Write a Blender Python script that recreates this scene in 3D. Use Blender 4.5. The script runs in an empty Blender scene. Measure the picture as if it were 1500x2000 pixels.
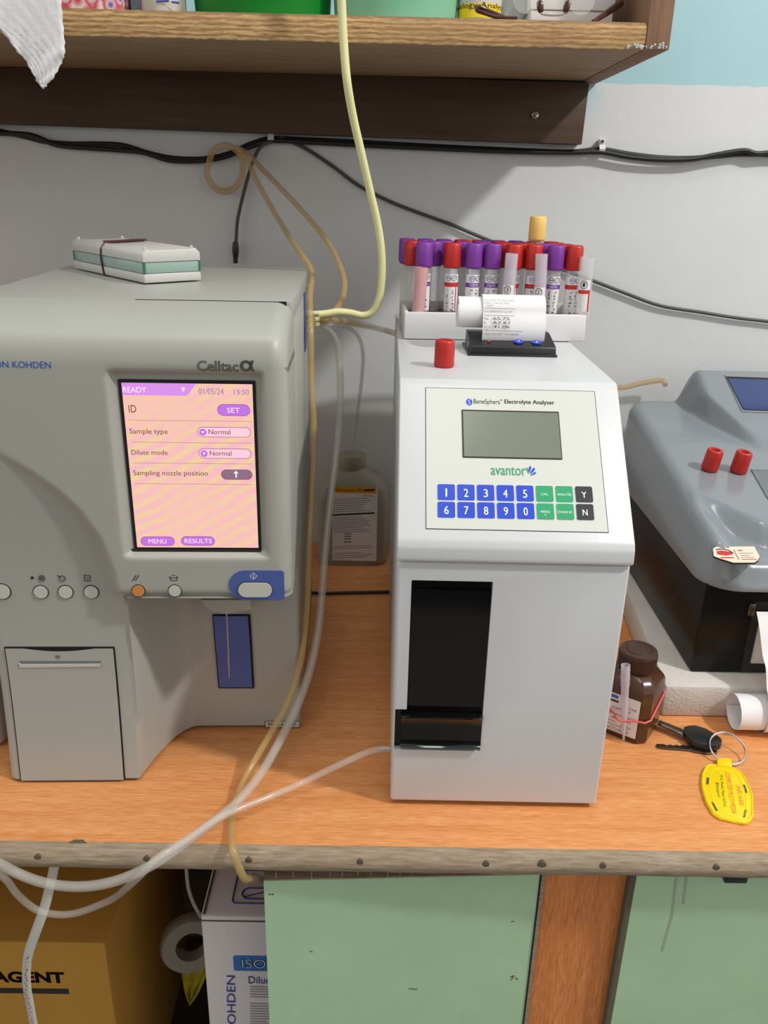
import bpy, bmesh, math, random
from math import sin, cos, pi, sqrt, radians
from mathutils import Vector as V, Matrix
random.seed(7)
SC = bpy.context.scene
COL = SC.collection
HZ = 0.76            # height of the counter top above the floor; everything below is measured from the counter top

# ------------------------------------------------------------------ camera
F_PX, PITCH, ROLL, YAW, CAM_H = 1616.28, 0.3782, 0.02315, 0.01042, 0.4777
FW = V((sin(YAW)*cos(PITCH), cos(YAW)*cos(PITCH), -sin(PITCH)))
R0 = V((cos(YAW), -sin(YAW), 0)); U0 = R0.cross(FW)
CR = R0*cos(ROLL) + U0*sin(ROLL); CU = -R0*sin(ROLL) + U0*cos(ROLL)
EYE = V((0, 0, CAM_H))
def ray(x, y): return CR*((x-750)/F_PX) - CU*((y-1000)/F_PX) + FW
def AZ(x, y, z=0.0):
    d = ray(x, y); return EYE + d*((z-CAM_H)/d.z)
def AY(x, y, Y):
    d = ray(x, y); return EYE + d*(Y/d.y)

# ------------------------------------------------------------------ materials
def lin(c):
    return tuple((x/12.92 if x <= .04045 else ((x+.055)/1.055)**2.4) for x in c)
def rgb(h):
    h = h.lstrip('#'); return lin(tuple(int(h[i:i+2], 16)/255 for i in (0, 2, 4)))
MATS = {}
class NT:
    def __init__(s, name):
        s.m = bpy.data.materials.new(name); s.m.use_nodes = True
        s.n = s.m.node_tree.nodes; s.l = s.m.node_tree.links
        s.b = s.n['Principled BSDF']; MATS[name] = s.m
    def add(s, t, **k):
        n = s.n.new(t)
        for a, v in k.items():
            if a in n.inputs: n.inputs[a].default_value = v
            else: setattr(n, a, v)
        return n
    def link(s, a, b): s.l.new(a, b)
    def coords(s, scale=(1, 1, 1), rot=(0, 0, 0)):
        tc = s.add('ShaderNodeTexCoord'); mp = s.add('ShaderNodeMapping')
        mp.inputs['Scale'].default_value = scale; mp.inputs['Rotation'].default_value = rot
        s.link(tc.outputs['Object'], mp.inputs['Vector']); return mp.outputs['Vector']
    def noise(s, vec, scale, detail=4, rough=.55):
        n = s.add('ShaderNodeTexNoise'); n.inputs['Scale'].default_value = scale
        n.inputs['Detail'].default_value = detail; n.inputs['Roughness'].default_value = rough
        s.link(vec, n.inputs['Vector']); return n.outputs['Fac']
    def ramp(s, fac, stops):
        r = s.add('ShaderNodeValToRGB'); e = r.color_ramp.elements
        while len(e) < len(stops): e.new(.5)
        for i, (p, c) in enumerate(stops):
            e[i].position = p; e[i].color = (*c, 1) if len(c) == 3 else c
        s.link(fac, r.inputs['Fac']); return r.outputs['Color']
    def mix(s, fac, a, b, mode='MIX'):
        m = s.add('ShaderNodeMix', data_type='RGBA', blend_type=mode)
        for sock, v in ((m.inputs[0], fac), (m.inputs[6], a), (m.inputs[7], b)):
            if hasattr(v, 'links'): s.link(v, sock)
            elif isinstance(v, (int, float)): sock.default_value = v
            else: sock.default_value = (*v, 1)
        return m.outputs[2]
    def bump(s, h, strength, dist=.001):
        b = s.add('ShaderNodeBump'); b.inputs['Strength'].default_value = strength; b.inputs['Distance'].default_value = dist
        s.link(h, b.inputs['Height']); s.link(b.outputs['Normal'], s.b.inputs['Normal'])
    def set(s, **k):
        for a, v in k.items():
            s.b.inputs[a.replace('_', ' ')].default_value = v
    def color(s, c):
        if hasattr(c, 'links'): s.link(c, s.b.inputs['Base Color'])
        else: s.b.inputs['Base Color'].default_value = (*c, 1)

def mat(name, h, rough=.5, metal=0., spec=.5, var=.06, vscale=30., bump=0., bscale=400., alpha=1., coat=0., trans=0., sss=0.):
    t = NT(name); c = rgb(h)
    vec = t.coords()
    if var:
        f = t.noise(vec, vscale)
        t.color(t.mix(f, tuple(x*(1-var) for x in c), tuple(min(1, x*(1+var)) for x in c)))
    else: t.color(c)
    t.set(Roughness=rough, Metallic=metal, Specular_IOR_Level=spec, Alpha=alpha, Coat_Weight=coat, Transmission_Weight=trans)
    if sss: t.set(Subsurface_Weight=sss, Subsurface_Radius=(.01, .01, .01))
    if bump: t.bump(t.noise(vec, bscale, 2), bump)
    return t.m
def emit(name, h, s, base='#000000'):
    t = NT(name); t.color(rgb(base)); t.set(Roughness=.4)
    t.b.inputs['Emission Color'].default_value = (*rgb(h), 1); t.b.inputs['Emission Strength'].default_value = s*.82
    return t.m

def wood_laminate(name, light, mid, dark, axis='x', scale=1.0):
    t = NT(name)
    s = (65*scale, 800*scale, 800*scale) if axis == 'x' else (800*scale, 800*scale, 65*scale)
    f = t.noise(t.coords(s), 1.0, 3, .6)
    s2 = (9, 130, 130) if axis == 'x' else (130, 130, 9)
    g = t.noise(t.coords(s2), 1.0, 3)
    k = t.ramp(f, [(.3, rgb(dark)), (.5, rgb(mid)), (.72, rgb(light))])
    k = t.mix(.35, k, t.ramp(g, [(.3, rgb(dark)), (.7, rgb(light))]))
    t.color(k); t.set(Roughness=.42, Specular_IOR_Level=.35)
    t.bump(f, .05); return t.m
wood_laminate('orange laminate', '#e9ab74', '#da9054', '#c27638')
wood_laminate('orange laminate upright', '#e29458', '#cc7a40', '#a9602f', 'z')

def wall_mat():
    t = NT('painted wall'); tc = t.add('ShaderNodeTexCoord'); sp = t.add('ShaderNodeSeparateXYZ')
    t.link(tc.outputs['Object'], sp.inputs[0])
    n1 = t.noise(t.coords((1, 1, 1)), 9, 5); n2 = t.noise(t.coords((1, 1, 1)), 70, 3)
    white = t.mix(n1, rgb('#d2d5d4'), rgb('#dddfdf'))
    spots = t.ramp(t.noise(t.coords((1, 1, 1)), 26, 2), [(.74, (0, 0, 0)), (.80, (.35, .35, .35))])
    white = t.mix(spots, white, rgb('#9a9893'))
    blue = t.mix(n1, rgb('#a4cdd4'), rgb('#b0d4da'))
    # paint boundary, a little ragged
    a = t.add('ShaderNodeMath', operation='MULTIPLY_ADD'); a.inputs[1].default_value = .006
    t.link(n2, a.inputs[0]); t.link(sp.outputs['Z'], a.inputs[2])
    b = t.add('ShaderNodeMath', operation='GREATER_THAN'); t.link(a.outputs[0], b.inputs[0]); b.inputs[1].default_value = .5945
    # a blue smear beside the end of the timber
    def band(sock, lo, hi):
        m1 = t.add('ShaderNodeMapRange'); m1.inputs[1].default_value = lo; m1.inputs[2].default_value = hi
        t.link(sock, m1.inputs[0]); return m1.outputs[0]
    s1 = band(sp.outputs['X'], .262, .242); s2 = band(sp.outputs['Z'], .545, .580)
    m = t.add('ShaderNodeMath', operation='MULTIPLY'); t.link(s1, m.inputs[0]); t.link(s2, m.inputs[1])
    m2 = t.add('ShaderNodeMath', operation='MULTIPLY'); t.link(m.outputs[0], m2.inputs[0]); t.link(n2, m2.inputs[1])
    m2.use_clamp = True
    white = t.mix(m2.outputs[0], white, rgb('#a8dbe4'))
    t.color(t.mix(b.outputs[0], white, blue)); t.set(Roughness=.6, Specular_IOR_Level=.3)
    t.bump(n2, .12, .002)
wall_mat()

def plywood():
    t = NT('plywood edge')
    v = t.coords((1, 1, 1))
    w = t.add('ShaderNodeTexWave', wave_type='BANDS', bands_direction='Z'); w.inputs['Scale'].default_value = 78
    w.inputs['Distortion'].default_value = 5; w.inputs['Detail'].default_value = 5; w.inputs['Detail Scale'].default_value = 2.5; w.inputs['Detail Roughness'].default_value = .65
    mp = t.coords((.25, 1, 1)); t.link(mp, w.inputs['Vector'])
    n = t.noise(t.coords((70, 70, 700)), 1.0, 5, .65)
    c = t.ramp(w.outputs['Fac'], [(.1, rgb('#7d5a38')), (.45, rgb('#b08a58')), (.9, rgb('#dcb87e'))])
    c = t.mix(.5, c, t.ramp(n, [(.3, rgb('#6b4a2c')), (.55, rgb('#c8a06a')), (.8, rgb('#ecd09c'))]))
    c = t.mix(t.ramp(t.noise(t.coords((9, 9, 40)), 1.0, 3), [(.45, (0, 0, 0)), (.7, (.6, .6, .6))]), c, rgb('#9a7650'))
    t.color(c); t.set(Roughness=.8); t.bump(n, .5, .001)
    t = NT('plywood face'); n = t.noise(t.coords((12, 160, 160)), 1.0, 4)
    t.color(t.ramp(n, [(.3, rgb('#8a7456')), (.7, rgb('#a58c68'))])); t.set(Roughness=.7)
    t = NT('dark timber'); n = t.noise(t.coords((10, 120, 120)), 1.0, 5); sp = t.add('ShaderNodeSeparateXYZ'); tc = t.add('ShaderNodeTexCoord')
    t.link(tc.outputs['Object'], sp.inputs[0])
    c = t.ramp(n, [(.3, rgb('#43301f')), (.7, rgb('#57402c'))])
    m1 = t.add('ShaderNodeMapRange'); m1.inputs[1].default_value = .165; m1.inputs[2].default_value = .234; t.link(sp.outputs['X'], m1.inputs[0])
    m3 = t.add('ShaderNodeMapRange'); m3.inputs[1].default_value = .556; m3.inputs[2].default_value = .575; t.link(sp.outputs['Z'], m3.inputs[0])
    k = t.add('ShaderNodeMath', operation='MULTIPLY'); t.link(m1.outputs[0], k.inputs[0]); t.link(m3.outputs[0], k.inputs[1])
    n2 = t.ramp(t.noise(t.coords((60, 60, 100)), 1.0, 5, .7), [(.42, (0, 0, 0)), (.62, (1, 1, 1))])
    k2 = t.add('ShaderNodeMath', operation='MULTIPLY'); t.link(k.outputs[0], k2.inputs[0]); t.link(n2, k2.inputs[1])
    t.color(t.mix(k2.outputs[0], c, rgb('#8fb0b4'))); t.set(Roughness=.6); t.bump(n, .2)
    t = NT('brown upright'); n = t.noise(t.coords((160, 160, 14)), 1.0, 5)
    t.color(t.ramp(n, [(.3, rgb('#77583f')), (.7, rgb('#9a7860'))])); t.set(Roughness=.75); t.bump(n, .4)
    t = NT('grey beading'); n = t.noise(t.coords((45, 420, 420)), 1.0, 7, .75); n2 = t.noise(t.coords((1, 1, 1)), 14, 4)
    c = t.ramp(n, [(.32, rgb('#685a48')), (.48, rgb('#9a8a74')), (.62, rgb('#b5a994')), (.72, rgb('#cfc6b4'))])
    t.color(t.mix(n2, c, rgb('#8a7458'))); t.set(Roughness=.7); t.bump(n, .5)
    t = NT('green laminate'); n = t.noise(t.coords((1, 1, 1)), 7, 6, .65); n2 = t.noise(t.coords((60, 60, 6)), 1.0, 4)
    c = t.ramp(n, [(.28, rgb('#9fbf98')), (.5, rgb('#a9c9a1')), (.75, rgb('#b0cfa8'))])
    st = t.ramp(n2, [(.66, (0, 0, 0)), (.78, (.35, .35, .35))])
    t.color(t.mix(st, c, rgb('#7f9478'))); t.set(Roughness=.5)
    t = NT('styrofoam'); vor = t.add('ShaderNodeTexVoronoi'); vor.inputs['Scale'].default_value = 330; t.link(t.coords(), vor.inputs['Vector'])
    n = t.noise(t.coords(), 25, 4)
    t.color(t.mix(n, rgb('#c5bdb4'), rgb('#ded8d0'))); t.set(Roughness=.75); t.bump(vor.outputs['Distance'], .35, .001)
    t = NT('patterned wrap'); vor = t.add('ShaderNodeTexVoronoi'); vor.inputs['Scale'].default_value = 90; t.link(t.coords(), vor.inputs['Vector'])
    t.color(t.ramp(vor.outputs['Distance'], [(.15, rgb('#4a4cc0')), (.35, rgb('#e8c8c8')), (.55, rgb('#d04858')), (.8, rgb('#f2e6e6'))])); t.set(Roughness=.4)
    t = NT('screen glow'); v = t.coords((1, 1, 1), (0, radians(28), 0))
    w = t.add('ShaderNodeTexWave', wave_type='BANDS', bands_direction='Z'); w.inputs['Scale'].default_value = 34; w.inputs['Distortion'].default_value = 4
    w.inputs['Detail'].default_value = 2; t.link(v, w.inputs['Vector'])
    n = t.noise(t.coords(), 16, 2)
    c = t.ramp(w.outputs['Fac'], [(.1, rgb('#f8bcc4')), (.5, rgb('#f8c6b0')), (.9, rgb('#f3d2a4'))])
    c = t.mix(t.ramp(n, [(.4, (0, 0, 0)), (.65, (1, 1, 1))]), c, rgb('#fac6b4'))
    t.color((0, 0, 0)); t.set(Roughness=.35); t.link(c, t.b.inputs['Emission Color']); t.b.inputs['Emission Strength'].default_value = .68
plywood()

mat('analyzer grey', '#a5a59c', .42, var=.015, bump=.04, bscale=900)
mat('analyzer cover', '#a3a39b', .38, var=.02)
mat('white enamel', '#cbcccc', .35, var=.02, bump=.05, bscale=500)
mat('cream membrane', '#cccdc3', .4, var=.01)
mat('black gloss', '#0b0b0c', .08, var=0)
mat('black plastic', '#1d1d1f', .4, var=.05)
mat('black seam', '#0a0a0a', .9, var=0)
mat('black ink', '#1c1b1d', .6, var=0)
mat('grey ink', '#7c7a76', .6, var=0)
mat('blue ink', '#2c55b4', .6, var=0)
mat('navy ink', '#2b3f8c', .6, var=0)
mat('red ink', '#c4302c', .6, var=0)
mat('white ink', '#eeeeee', .5, var=0)
mat('logo grey', '#85847e', .5, var=0)
mat('logo dark', '#5f5f5a', .5, var=0)
mat('logo line', '#b9b9b0', .5, var=0)
mat('indigo plate', '#4a5c9c', .45, var=.03)
mat('button grey', '#c2c2b8', .4, var=.02)
mat('amber button', '#cf8a4a', .35, var=.03)
mat('steel', '#c8c6c2', .25, metal=1., var=.05)
mat('dark steel', '#6e675e', .35, metal=1., var=.15)
mat('lcd', '#737a69', .22, var=.03, vscale=10)
mat('key blue', '#0a3fc0', .35, var=.02)
mat('key green', '#1f9a62', .35, var=.02)
mat('key black', '#232327', .35, var=.02)
mat('logo green', '#2f9a6a', .5, var=0)
mat('paper', '#e4e3e2', .8, var=.02)
mat('old paper', '#d9d3c8', .8, var=.04)
mat('shell grey', '#83898d', .22, var=.02, coat=.25)
mat('display blue', '#2c4170', .1, var=.05)
mat('slot grey', '#6f7477', .4, var=.02)
mat('sticker cream', '#ddd2bc', .6, var=.05)
mat('brown bottle', '#4b2c1c', .22, var=.08, alpha=.97)
mat('brown cap', '#43291d', .45, var=.05)
mat('pink rubber', '#d8615c', .5, var=.05)
mat('maroon rubber', '#4e1f27', .5, var=.08)
mat('purple cap', '#7a3596', .45, var=.08, vscale=60)
mat('red cap', '#b6231a', .4, var=.08, vscale=60)
mat('yellow cap', '#ecc66c', .5, var=.04)
mat('label white', '#e6e3e4', .6, var=.03)
mat('purple print', '#7a3aa0', .6, var=0)
mat('yellow tag', '#efd000', .35, var=.04)
mat('orange print', '#d8621c', .6, var=0)
mat('hdpe', '#a39d8d', .45, var=.06, alpha=.9)
mat('hdpe cap', '#98947c', .5, var=.04)
mat('label yellow', '#e0a51e', .6, var=0)
mat('yellow carton', '#b5842f', .75, var=.1, vscale=14)
mat('white carton', '#d3cdcb', .75, var=.06, vscale=14)
mat('carton print blue', '#2c6cb4', .6, var=0)
mat('green tub', '#128a2e', .35, var=.1, vscale=10)
mat('pale green tub', '#8fd2b0', .35, var=.1, vscale=10)
mat('lab cloth', '#e6e3e4', .9, var=.05, bump=.3, bscale=250)
mat('slate box', '#8fa6b4', .5)
mat('bag film', '#c8ccc6', .3, var=.15, alpha=.55)
mat('tortoiseshell', '#4a2b20', .2, var=.4, vscale=120)
mat('clear lens', '#f0f4f4', .03, var=0, alpha=.12)
mat('glass green', '#8fa89e', .15, var=.06)
mat('dark green edge', '#2f6b58', .2, var=.05)
mat('cable black', '#1b1b1c', .5, var=.1)
mat('cable grey', '#4a4846', .5, var=.1)
mat('clip white', '#e2e0dc', .5)
mat('tube yellow', '#e6e2a8', .3, var=.05, alpha=.97)
mat('tube amber', '#c9aa6c', .2, var=.08, alpha=.48)
mat('tube clear', '#d8d0c4', .12, var=.05, alpha=.24)
mat('tube frosted', '#cfcbc0', .3, var=.05, alpha=.34)
mat('tube glass', '#e8e6e6', .06, var=0, alpha=.28)
mat('tube plastic', '#e2d8e2', .2, var=0, alpha=.42)
mat('tube white', '#cbc6bb', .4, var=.05, alpha=.88)
mat('tube pink', '#e2aeac', .25, var=.05, alpha=.75)
mat('serum amber', '#c9a33a', .2, var=.1, alpha=.85)
mat('blood', '#4a0f14', .25, var=.1)
mat('void', '#191613', .9, var=.1)
mat('interior wood', '#4a3a2c', .8, var=.15)
mat('floor tile', '#8a8378', .5, var=.1, vscale=6)
mat('ceramic white', '#d6d2c8', .4)
mat('rack white', '#dedede', .6, bump=.1, bscale=300)
mat('case white', '#c2c0ba', .35)
mat('dull roll', '#8a8476', .6)
mat('base black', '#121213', .3, spec=.25, var=0)
mat('sticker blue', '#3a50a0', .4, var=0)
mat('yellow cloth', '#a89a20', .8, var=.1)
mat('flake', '#b9c4c2', .8, var=.1)
mat('drip', '#98a890', .6, var=.1, vscale=80)
mat('grime', '#57503f', .9, var=.2, vscale=80)
emit('screen header', '#dc94ee', .82)
emit('screen pill', '#c676ea', .8)
emit('screen pill pale', '#f6c8d6', .9)
emit('screen pill grey', '#a88098', .6)
emit('screen text', '#7e4448', .5)
emit('screen text light', '#ffe0f0', 1.0)
emit('screen text violet', '#a578c8', .7)
emit('screen line', '#b08080', .6)
emit('screen border', '#b04fae', .6)

# ------------------------------------------------------------------ mesh builder (world coordinates, metres from the counter top)
def catmull(P, n=8):
    P = [V(p) for p in P]
    if len(P) < 3: return P
    Q = [2*P[0]-P[1]] + P + [2*P[-1]-P[-2]]; out = []
    for i in range(1, len(Q)-2):
        a, b, c, d = Q[i-1:i+3]
        for k in range(n):
            t = k/n
            out.append(.5*((2*b)+(c-a)*t+(2*a-5*b+4*c-d)*t*t+(3*b-a-3*c+d)*t**3))
    out.append(P[-1]); return out

class Frame:
    """a plane: origin, unit axes ex (right), ey (up in the plane), n (towards the viewer)"""
    def __init__(s, o, ex, ey):
        s.o = V(o); s.ex = V(ex).normalized(); s.ey = V(ey).normalized(); s.n = s.ex.cross(s.ey)
    def uv(s, x, y):
        d = ray(x, y); t = (s.o-EYE).dot(s.n)/d.dot(s.n); p = EYE + d*t - s.o
        return p.dot(s.ex), p.dot(s.ey)
    def at(s, u, v, w=0): return s.o + s.ex*u + s.ey*v + s.n*w
    def shift(s, w): return Frame(s.o+s.n*w, s.ex, s.ey)

_glyphs = {}
def glyph_mesh(text, outline=0.):
    key = (text, outline)
    if key not in _glyphs:
        cu = bpy.data.curves.new('t', 'FONT'); cu.body = text; cu.size = 1; cu.resolution_u = 3
        if outline: cu.fill_mode = 'NONE'; cu.bevel_depth = outline; cu.bevel_resolution = 0
        ob = bpy.data.objects.new('t', cu); COL.objects.link(ob)
        dg = bpy.context.evaluated_depsgraph_get(); dg.update()
        me = bpy.data.meshes.new_from_object(ob.evaluated_get(dg))
        vs = [v.co.copy() for v in me.vertices]; fs = [tuple(p.vertices) for p in me.polygons]
        bpy.data.objects.remove(ob); bpy.data.curves.remove(cu); bpy.data.meshes.remove(me)
        xs = [v.x for v in vs] or [0, 1]; ys = [v.y for v in vs] or [0, 1]
        _glyphs[key] = (vs, fs, min(xs), max(xs), min(ys), max(ys))
    return _glyphs[key]

class MB:
    def __init__(s): s.bm = bmesh.new(); s.mats = []
    def mi(s, m):
        if m not in s.mats: s.mats.append(m)
        return s.mats.index(m)
    def raw(s, vs, fs, m, M=None):
        i = s.mi(m); M = M or Matrix()
        b = [s.bm.verts.new(M @ V(v)) for v in vs]
        for f in fs:
            try: fc = s.bm.faces.new([b[k] for k in f]); fc.material_index = i; fc.smooth = True
            except ValueError: pass
        return s
    def take(s, bm, m, M=None):
        bm.verts.ensure_lookup_table(); bm.verts.index_update()
        s.raw([v.co.copy() for v in bm.verts], [[v.index for v in f.verts] for f in bm.faces], m, M); bm.free(); return s
    def box(s, a, b, m, bev=0., seg=2, M=None):
        bm = bmesh.new(); bmesh.ops.create_cube(bm, size=1)
        a = V(a); b = V(b); c = (a+b)/2; d = b-a
        for v in bm.verts: v.co = V((c.x+v.co.x*d.x, c.y+v.co.y*d.y, c.z+v.co.z*d.z))
        if bev: bmesh.ops.bevel(bm, geom=bm.edges[:], offset=bev, segments=seg, affect='EDGES', profile=.5)
        return s.take(bm, m, M)
    def prism(s, poly, axis, lo, hi, m, bev=0., seg=2, M=None):
        """poly in the two axes other than `axis`"""
        bm = bmesh.new()
        def P(p, h): return {'x': (h, p[0], p[1]), 'y': (p[0], h, p[1]), 'z': (p[0], p[1], h)}[axis]
        A = [bm.verts.new(P(p, lo)) for p in poly]; B = [bm.verts.new(P(p, hi)) for p in poly]
        bm.faces.new(A); bm.faces.new(B[::-1]); n = len(poly)
        for i in range(n): bm.faces.new((A[i], B[i], B[(i+1) % n], A[(i+1) % n]))
        bmesh.ops.recalc_face_normals(bm, faces=bm.faces)
        if bev: bmesh.ops.bevel(bm, geom=bm.edges[:], offset=bev, segments=seg, affect='EDGES', profile=.5)
        return s.take(bm, m, M)
    def lathe(s, prof, m, c=(0, 0, 0), n=24, M=None, caps=True, ribs=None):
        vs = []; fs = []
        for k, (r, z) in enumerate(prof):
            for i in range(n):
                rr = r*(1+(ribs if (ribs and i % 2) else 0)) if ribs and 0 < k < len(prof)-1 else r
                a = 2*pi*i/n; vs.append((c[0]+rr*cos(a), c[1]+rr*sin(a), c[2]+z))
        for k in range(len(prof)-1):
            for i in range(n):
                j = (i+1) % n; fs.append((k*n+i, k*n+j, (k+1)*n+j, (k+1)*n+i))
        if caps: fs.append(tuple(range(n))[::-1]); fs.append(tuple((len(prof)-1)*n+i for i in range(n)))
        return s.raw(vs, fs, m, M)
    def tube(s, pts, r, m, n=10, smooth=8, flat=1., closed=False, hollow=False):
        P = catmull(pts, smooth) if smooth else [V(p) for p in pts]
        N = len(P); T = [(P[min(i+1, N-1)]-P[max(i-1, 0)]).normalized() for i in range(N)]
        if closed: T = [(P[(i+1) % N]-P[i-1]).normalized() for i in range(N)]
        ref = V((0, 0, 1)) if abs(T[0].z) < .9 else V((1, 0, 0))
        nrm = (ref - T[0]*ref.dot(T[0])).normalized(); vs = []; fs = []
        for i in range(N):
            nrm = (nrm - T[i]*nrm.dot(T[i])).normalized(); bn = T[i].cross(nrm)
            rr = r(i/(N-1)) if callable(r) else r
            for k in range(n):
                a = 2*pi*k/n; vs.append(P[i] + nrm*(cos(a)*rr*flat) + bn*(sin(a)*rr))
        for i in range(N if closed else N-1):
            for k in range(n):
                l = (k+1) % n; j = (i+1) % N; fs.append((i*n+k, i*n+l, j*n+l, j*n+k))
        if not closed and not hollow: fs.append(tuple(range(n))[::-1]); fs.append(tuple((N-1)*n+k for k in range(n)))
        return s.raw(vs, fs, m)
    def grid(s, fn, nu, nv, m, closed_u=False):
        vs = [fn(i, j) for j in range(nv) for i in range(nu)]
        fs = [(j*nu+i, j*nu+(i+1) % nu, (j+1)*nu+(i+1) % nu, (j+1)*nu+i) for j in range(nv-1) for i in range(nu if closed_u else nu-1)]
        return s.raw(vs, fs, m)
    # ---- things lying on a plane
    def plate(s, fr, uv, w0, w1, m):
        n = len(uv); vs = [fr.at(u, v, w0) for u, v in uv] + [fr.at(u, v, w1) for u, v in uv]
        fs = [tuple(range(n))[::-1], tuple(range(n, 2*n))] + [(i, (i+1) % n, n+(i+1) % n, n+i) for i in range(n)]
        s.raw(vs, fs, m)
        return s
    def px_plate(s, fr, pts, w0, w1, m): return s.plate(fr, [fr.uv(*p) for p in pts][::-1], w0, w1, m)
    def rrect(s, fr, x0, y0, x1, y1, w0, w1, m, r=.25, seg=5, px=True, left=None, right=None):
        """rounded rectangle from its corners (pixels or u, v); r as a share of the height"""
        if px: (u0, v1), (u1, v0) = fr.uv(x0, y0), fr.uv(x1, y1)
        else: u0, v0, u1, v1 = x0, y0, x1, y1
        h = min(abs(v1-v0), abs(u1-u0)); L = (left if left is not None else r)*h; Rr = (right if right is not None else r)*h
        pts = []
        for cx, cy, a0, q in ((u1-Rr, v0+Rr, -pi/2, Rr), (u1-Rr, v1-Rr, 0, Rr), (u0+L, v1-L, pi/2, L), (u0+L, v0+L, pi, L)):
            if q < 1e-7: pts.append((cx, cy)); continue
            for k in range(seg+1): a = a0+k*pi/2/seg; pts.append((cx+q*cos(a), cy+q*sin(a)))
        return s.plate(fr, pts, w0, w1, m)
    def ring(s, fr, x0, y0, x1, y1, t, w0, w1, m, r=.5):
        """outline of a rounded rectangle, t thick, drawn as a thin tube"""
        (u0, v1), (u1, v0) = fr.uv(x0, y0), fr.uv(x1, y1); q = r*min(v1-v0, u1-u0); pts = []
        for cx, cy, a0 in ((u1-q, v0+q, -pi/2), (u1-q, v1-q, 0), (u0+q, v1-q, pi/2), (u0+q, v0+q, pi)):
            for k in range(7): a = a0+k*pi/12; pts.append(fr.at(cx+q*cos(a), cy+q*sin(a), w0))
        return s.tube(pts, t/2, m, n=5, smooth=0, closed=True)
    def disc(s, fr, x, y, r, w0, w1, m, n=24, sy=1.):
        u, v = fr.uv(x, y); return s.plate(fr, [(u+r*cos(2*pi*k/n), v+r*sy*sin(2*pi*k/n)) for k in range(n)], w0, w1, m)
    def line(s, fr, x0, y0, x1, y1, t, w, m):
        a = fr.uv(x0, y0); b = fr.uv(x1, y1); A = fr.at(*a, w); B = fr.at(*b, w); d = (B-A).normalized(); q = d.cross(fr.n)*(t/2)
        return s.raw([A-q, B-q, B+q, A+q], [(0, 1, 2, 3)], m)
    def poly(s, fr, pts, t, w, m):
        for a, b in zip(pts, pts[1:]): s.line(fr, *a, *b, t, w, m)
        return s
    def text(s, fr, txt, x0, y0, x1, y1, w, m, outline=0.):
        """lettering filling the box whose top-left and bottom-right corners are given in pixels"""
        vs, fs, a, b, c, d = glyph_mesh(txt, outline); (u0, v1), (u1, v0) = fr.uv(x0, y0), fr.uv(x1, y1)
        return s.raw([fr.at(u0+(v.x-a)/(b-a)*(u1-u0), v0+(v.y-c)/(d-c)*(v1-v0), w) for v in vs], fs, m)
    def text_uv(s, fr, txt, u0, v0, u1, v1, w, m):
        vs, fs, a, b, c, d = glyph_mesh(txt)
        return s.raw([fr.at(u0+(v.x-a)/(b-a)*(u1-u0), v0+(v.y-c)/(d-c)*(v1-v0), w) for v in vs], fs, m)
    def text_dir(s, fr, txt, p0, p1, h, w, m):
        vs, fs, a, b, c, d = glyph_mesh(txt); A = V(fr.uv(*p0)); B = V(fr.uv(*p1)); D = B-A; L = D.length; D.normalize(); N = V((-D.y, D.x))
        out = []
        for v in vs:
            q = A + D*((v.x-a)/(b-a)*L) + N*((v.y-c)/(d-c)*h); out.append(fr.at(q.x, q.y, w))
        return s.raw(out, fs, m)
    def build(s, name, parent=None, angle=35, origin=None, flat=False):
        me = bpy.data.meshes.new(name); bmesh.ops.recalc_face_normals(s.bm, faces=s.bm.faces[:])
        if parent is not None:
            s.bm.transform(world(parent).inverted()); loc = V((0, 0, 0))
        else:
            if origin is None:
                cs = [v.co for v in s.bm.verts]; lo = [min(c[i] for c in cs) for i in range(3)]; hi = [max(c[i] for c in cs) for i in range(3)]
                origin = ((lo[0]+hi[0])/2, (lo[1]+hi[1])/2, lo[2])
            loc = V(origin); s.bm.transform(Matrix.Translation(-loc))
        s.bm.to_mesh(me); s.bm.free()
        for m in s.mats: me.materials.append(MATS[m])
        if flat:
            for p in me.polygons: p.use_smooth = False
        else: me.set_sharp_from_angle(angle=radians(angle))
        ob = bpy.data.objects.new(name, me); COL.objects.link(ob); ob.location = loc
        if parent is not None: ob.parent = parent
        return ob

def world(o):
    M = Matrix.LocRotScale(o.location, o.rotation_euler, o.scale)
    return world(o.parent) @ M if o.parent else M
def tag(o, label, cat, group=None, kind=None):
    o['label'] = label; o['category'] = cat
    if group: o['group'] = group
    if kind: o['kind'] = kind
    return o
def thing(name, label, cat, loc=(0, 0, 0), rz=0., group=None, rot=None):
    o = bpy.data.objects.new(name, None); COL.objects.link(o); o.location = loc
    o.rotation_euler = rot or (0, 0, rz); o.empty_display_size = .02
    return tag(o, label, cat, group)
def struct(o): o['kind'] = 'structure'; return o
def dup(o, parent=None):
    c = o.copy(); COL.objects.link(c)
    if parent is not None: c.parent = parent
    for ch in [k for k in COL.objects if k.parent == o]: dup(ch, c)
    return c
def cut(ob, cutter):
    """take the shape in cutter (an MB in world coordinates) out of ob and leave plain mesh behind"""
    c = cutter.build('cutter'); md = ob.modifiers.new('b', 'BOOLEAN'); md.object = c; md.operation = 'DIFFERENCE'; md.solver = 'EXACT'
    bpy.context.view_layer.update()
    dg = bpy.context.evaluated_depsgraph_get(); me = bpy.data.meshes.new_from_object(ob.evaluated_get(dg))
    ob.modifiers.clear(); old = ob.data; ob.data = me; me.name = old.name
    bpy.data.objects.remove(c); me.set_sharp_from_angle(angle=radians(35))
def sstep(a, b, x):
    t = max(0., min(1., (x-a)/(b-a))); return t*t*(3-2*t)
X, Y, Z = V((1, 0, 0)), V((0, 1, 0)), V((0, 0, 1))
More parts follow.
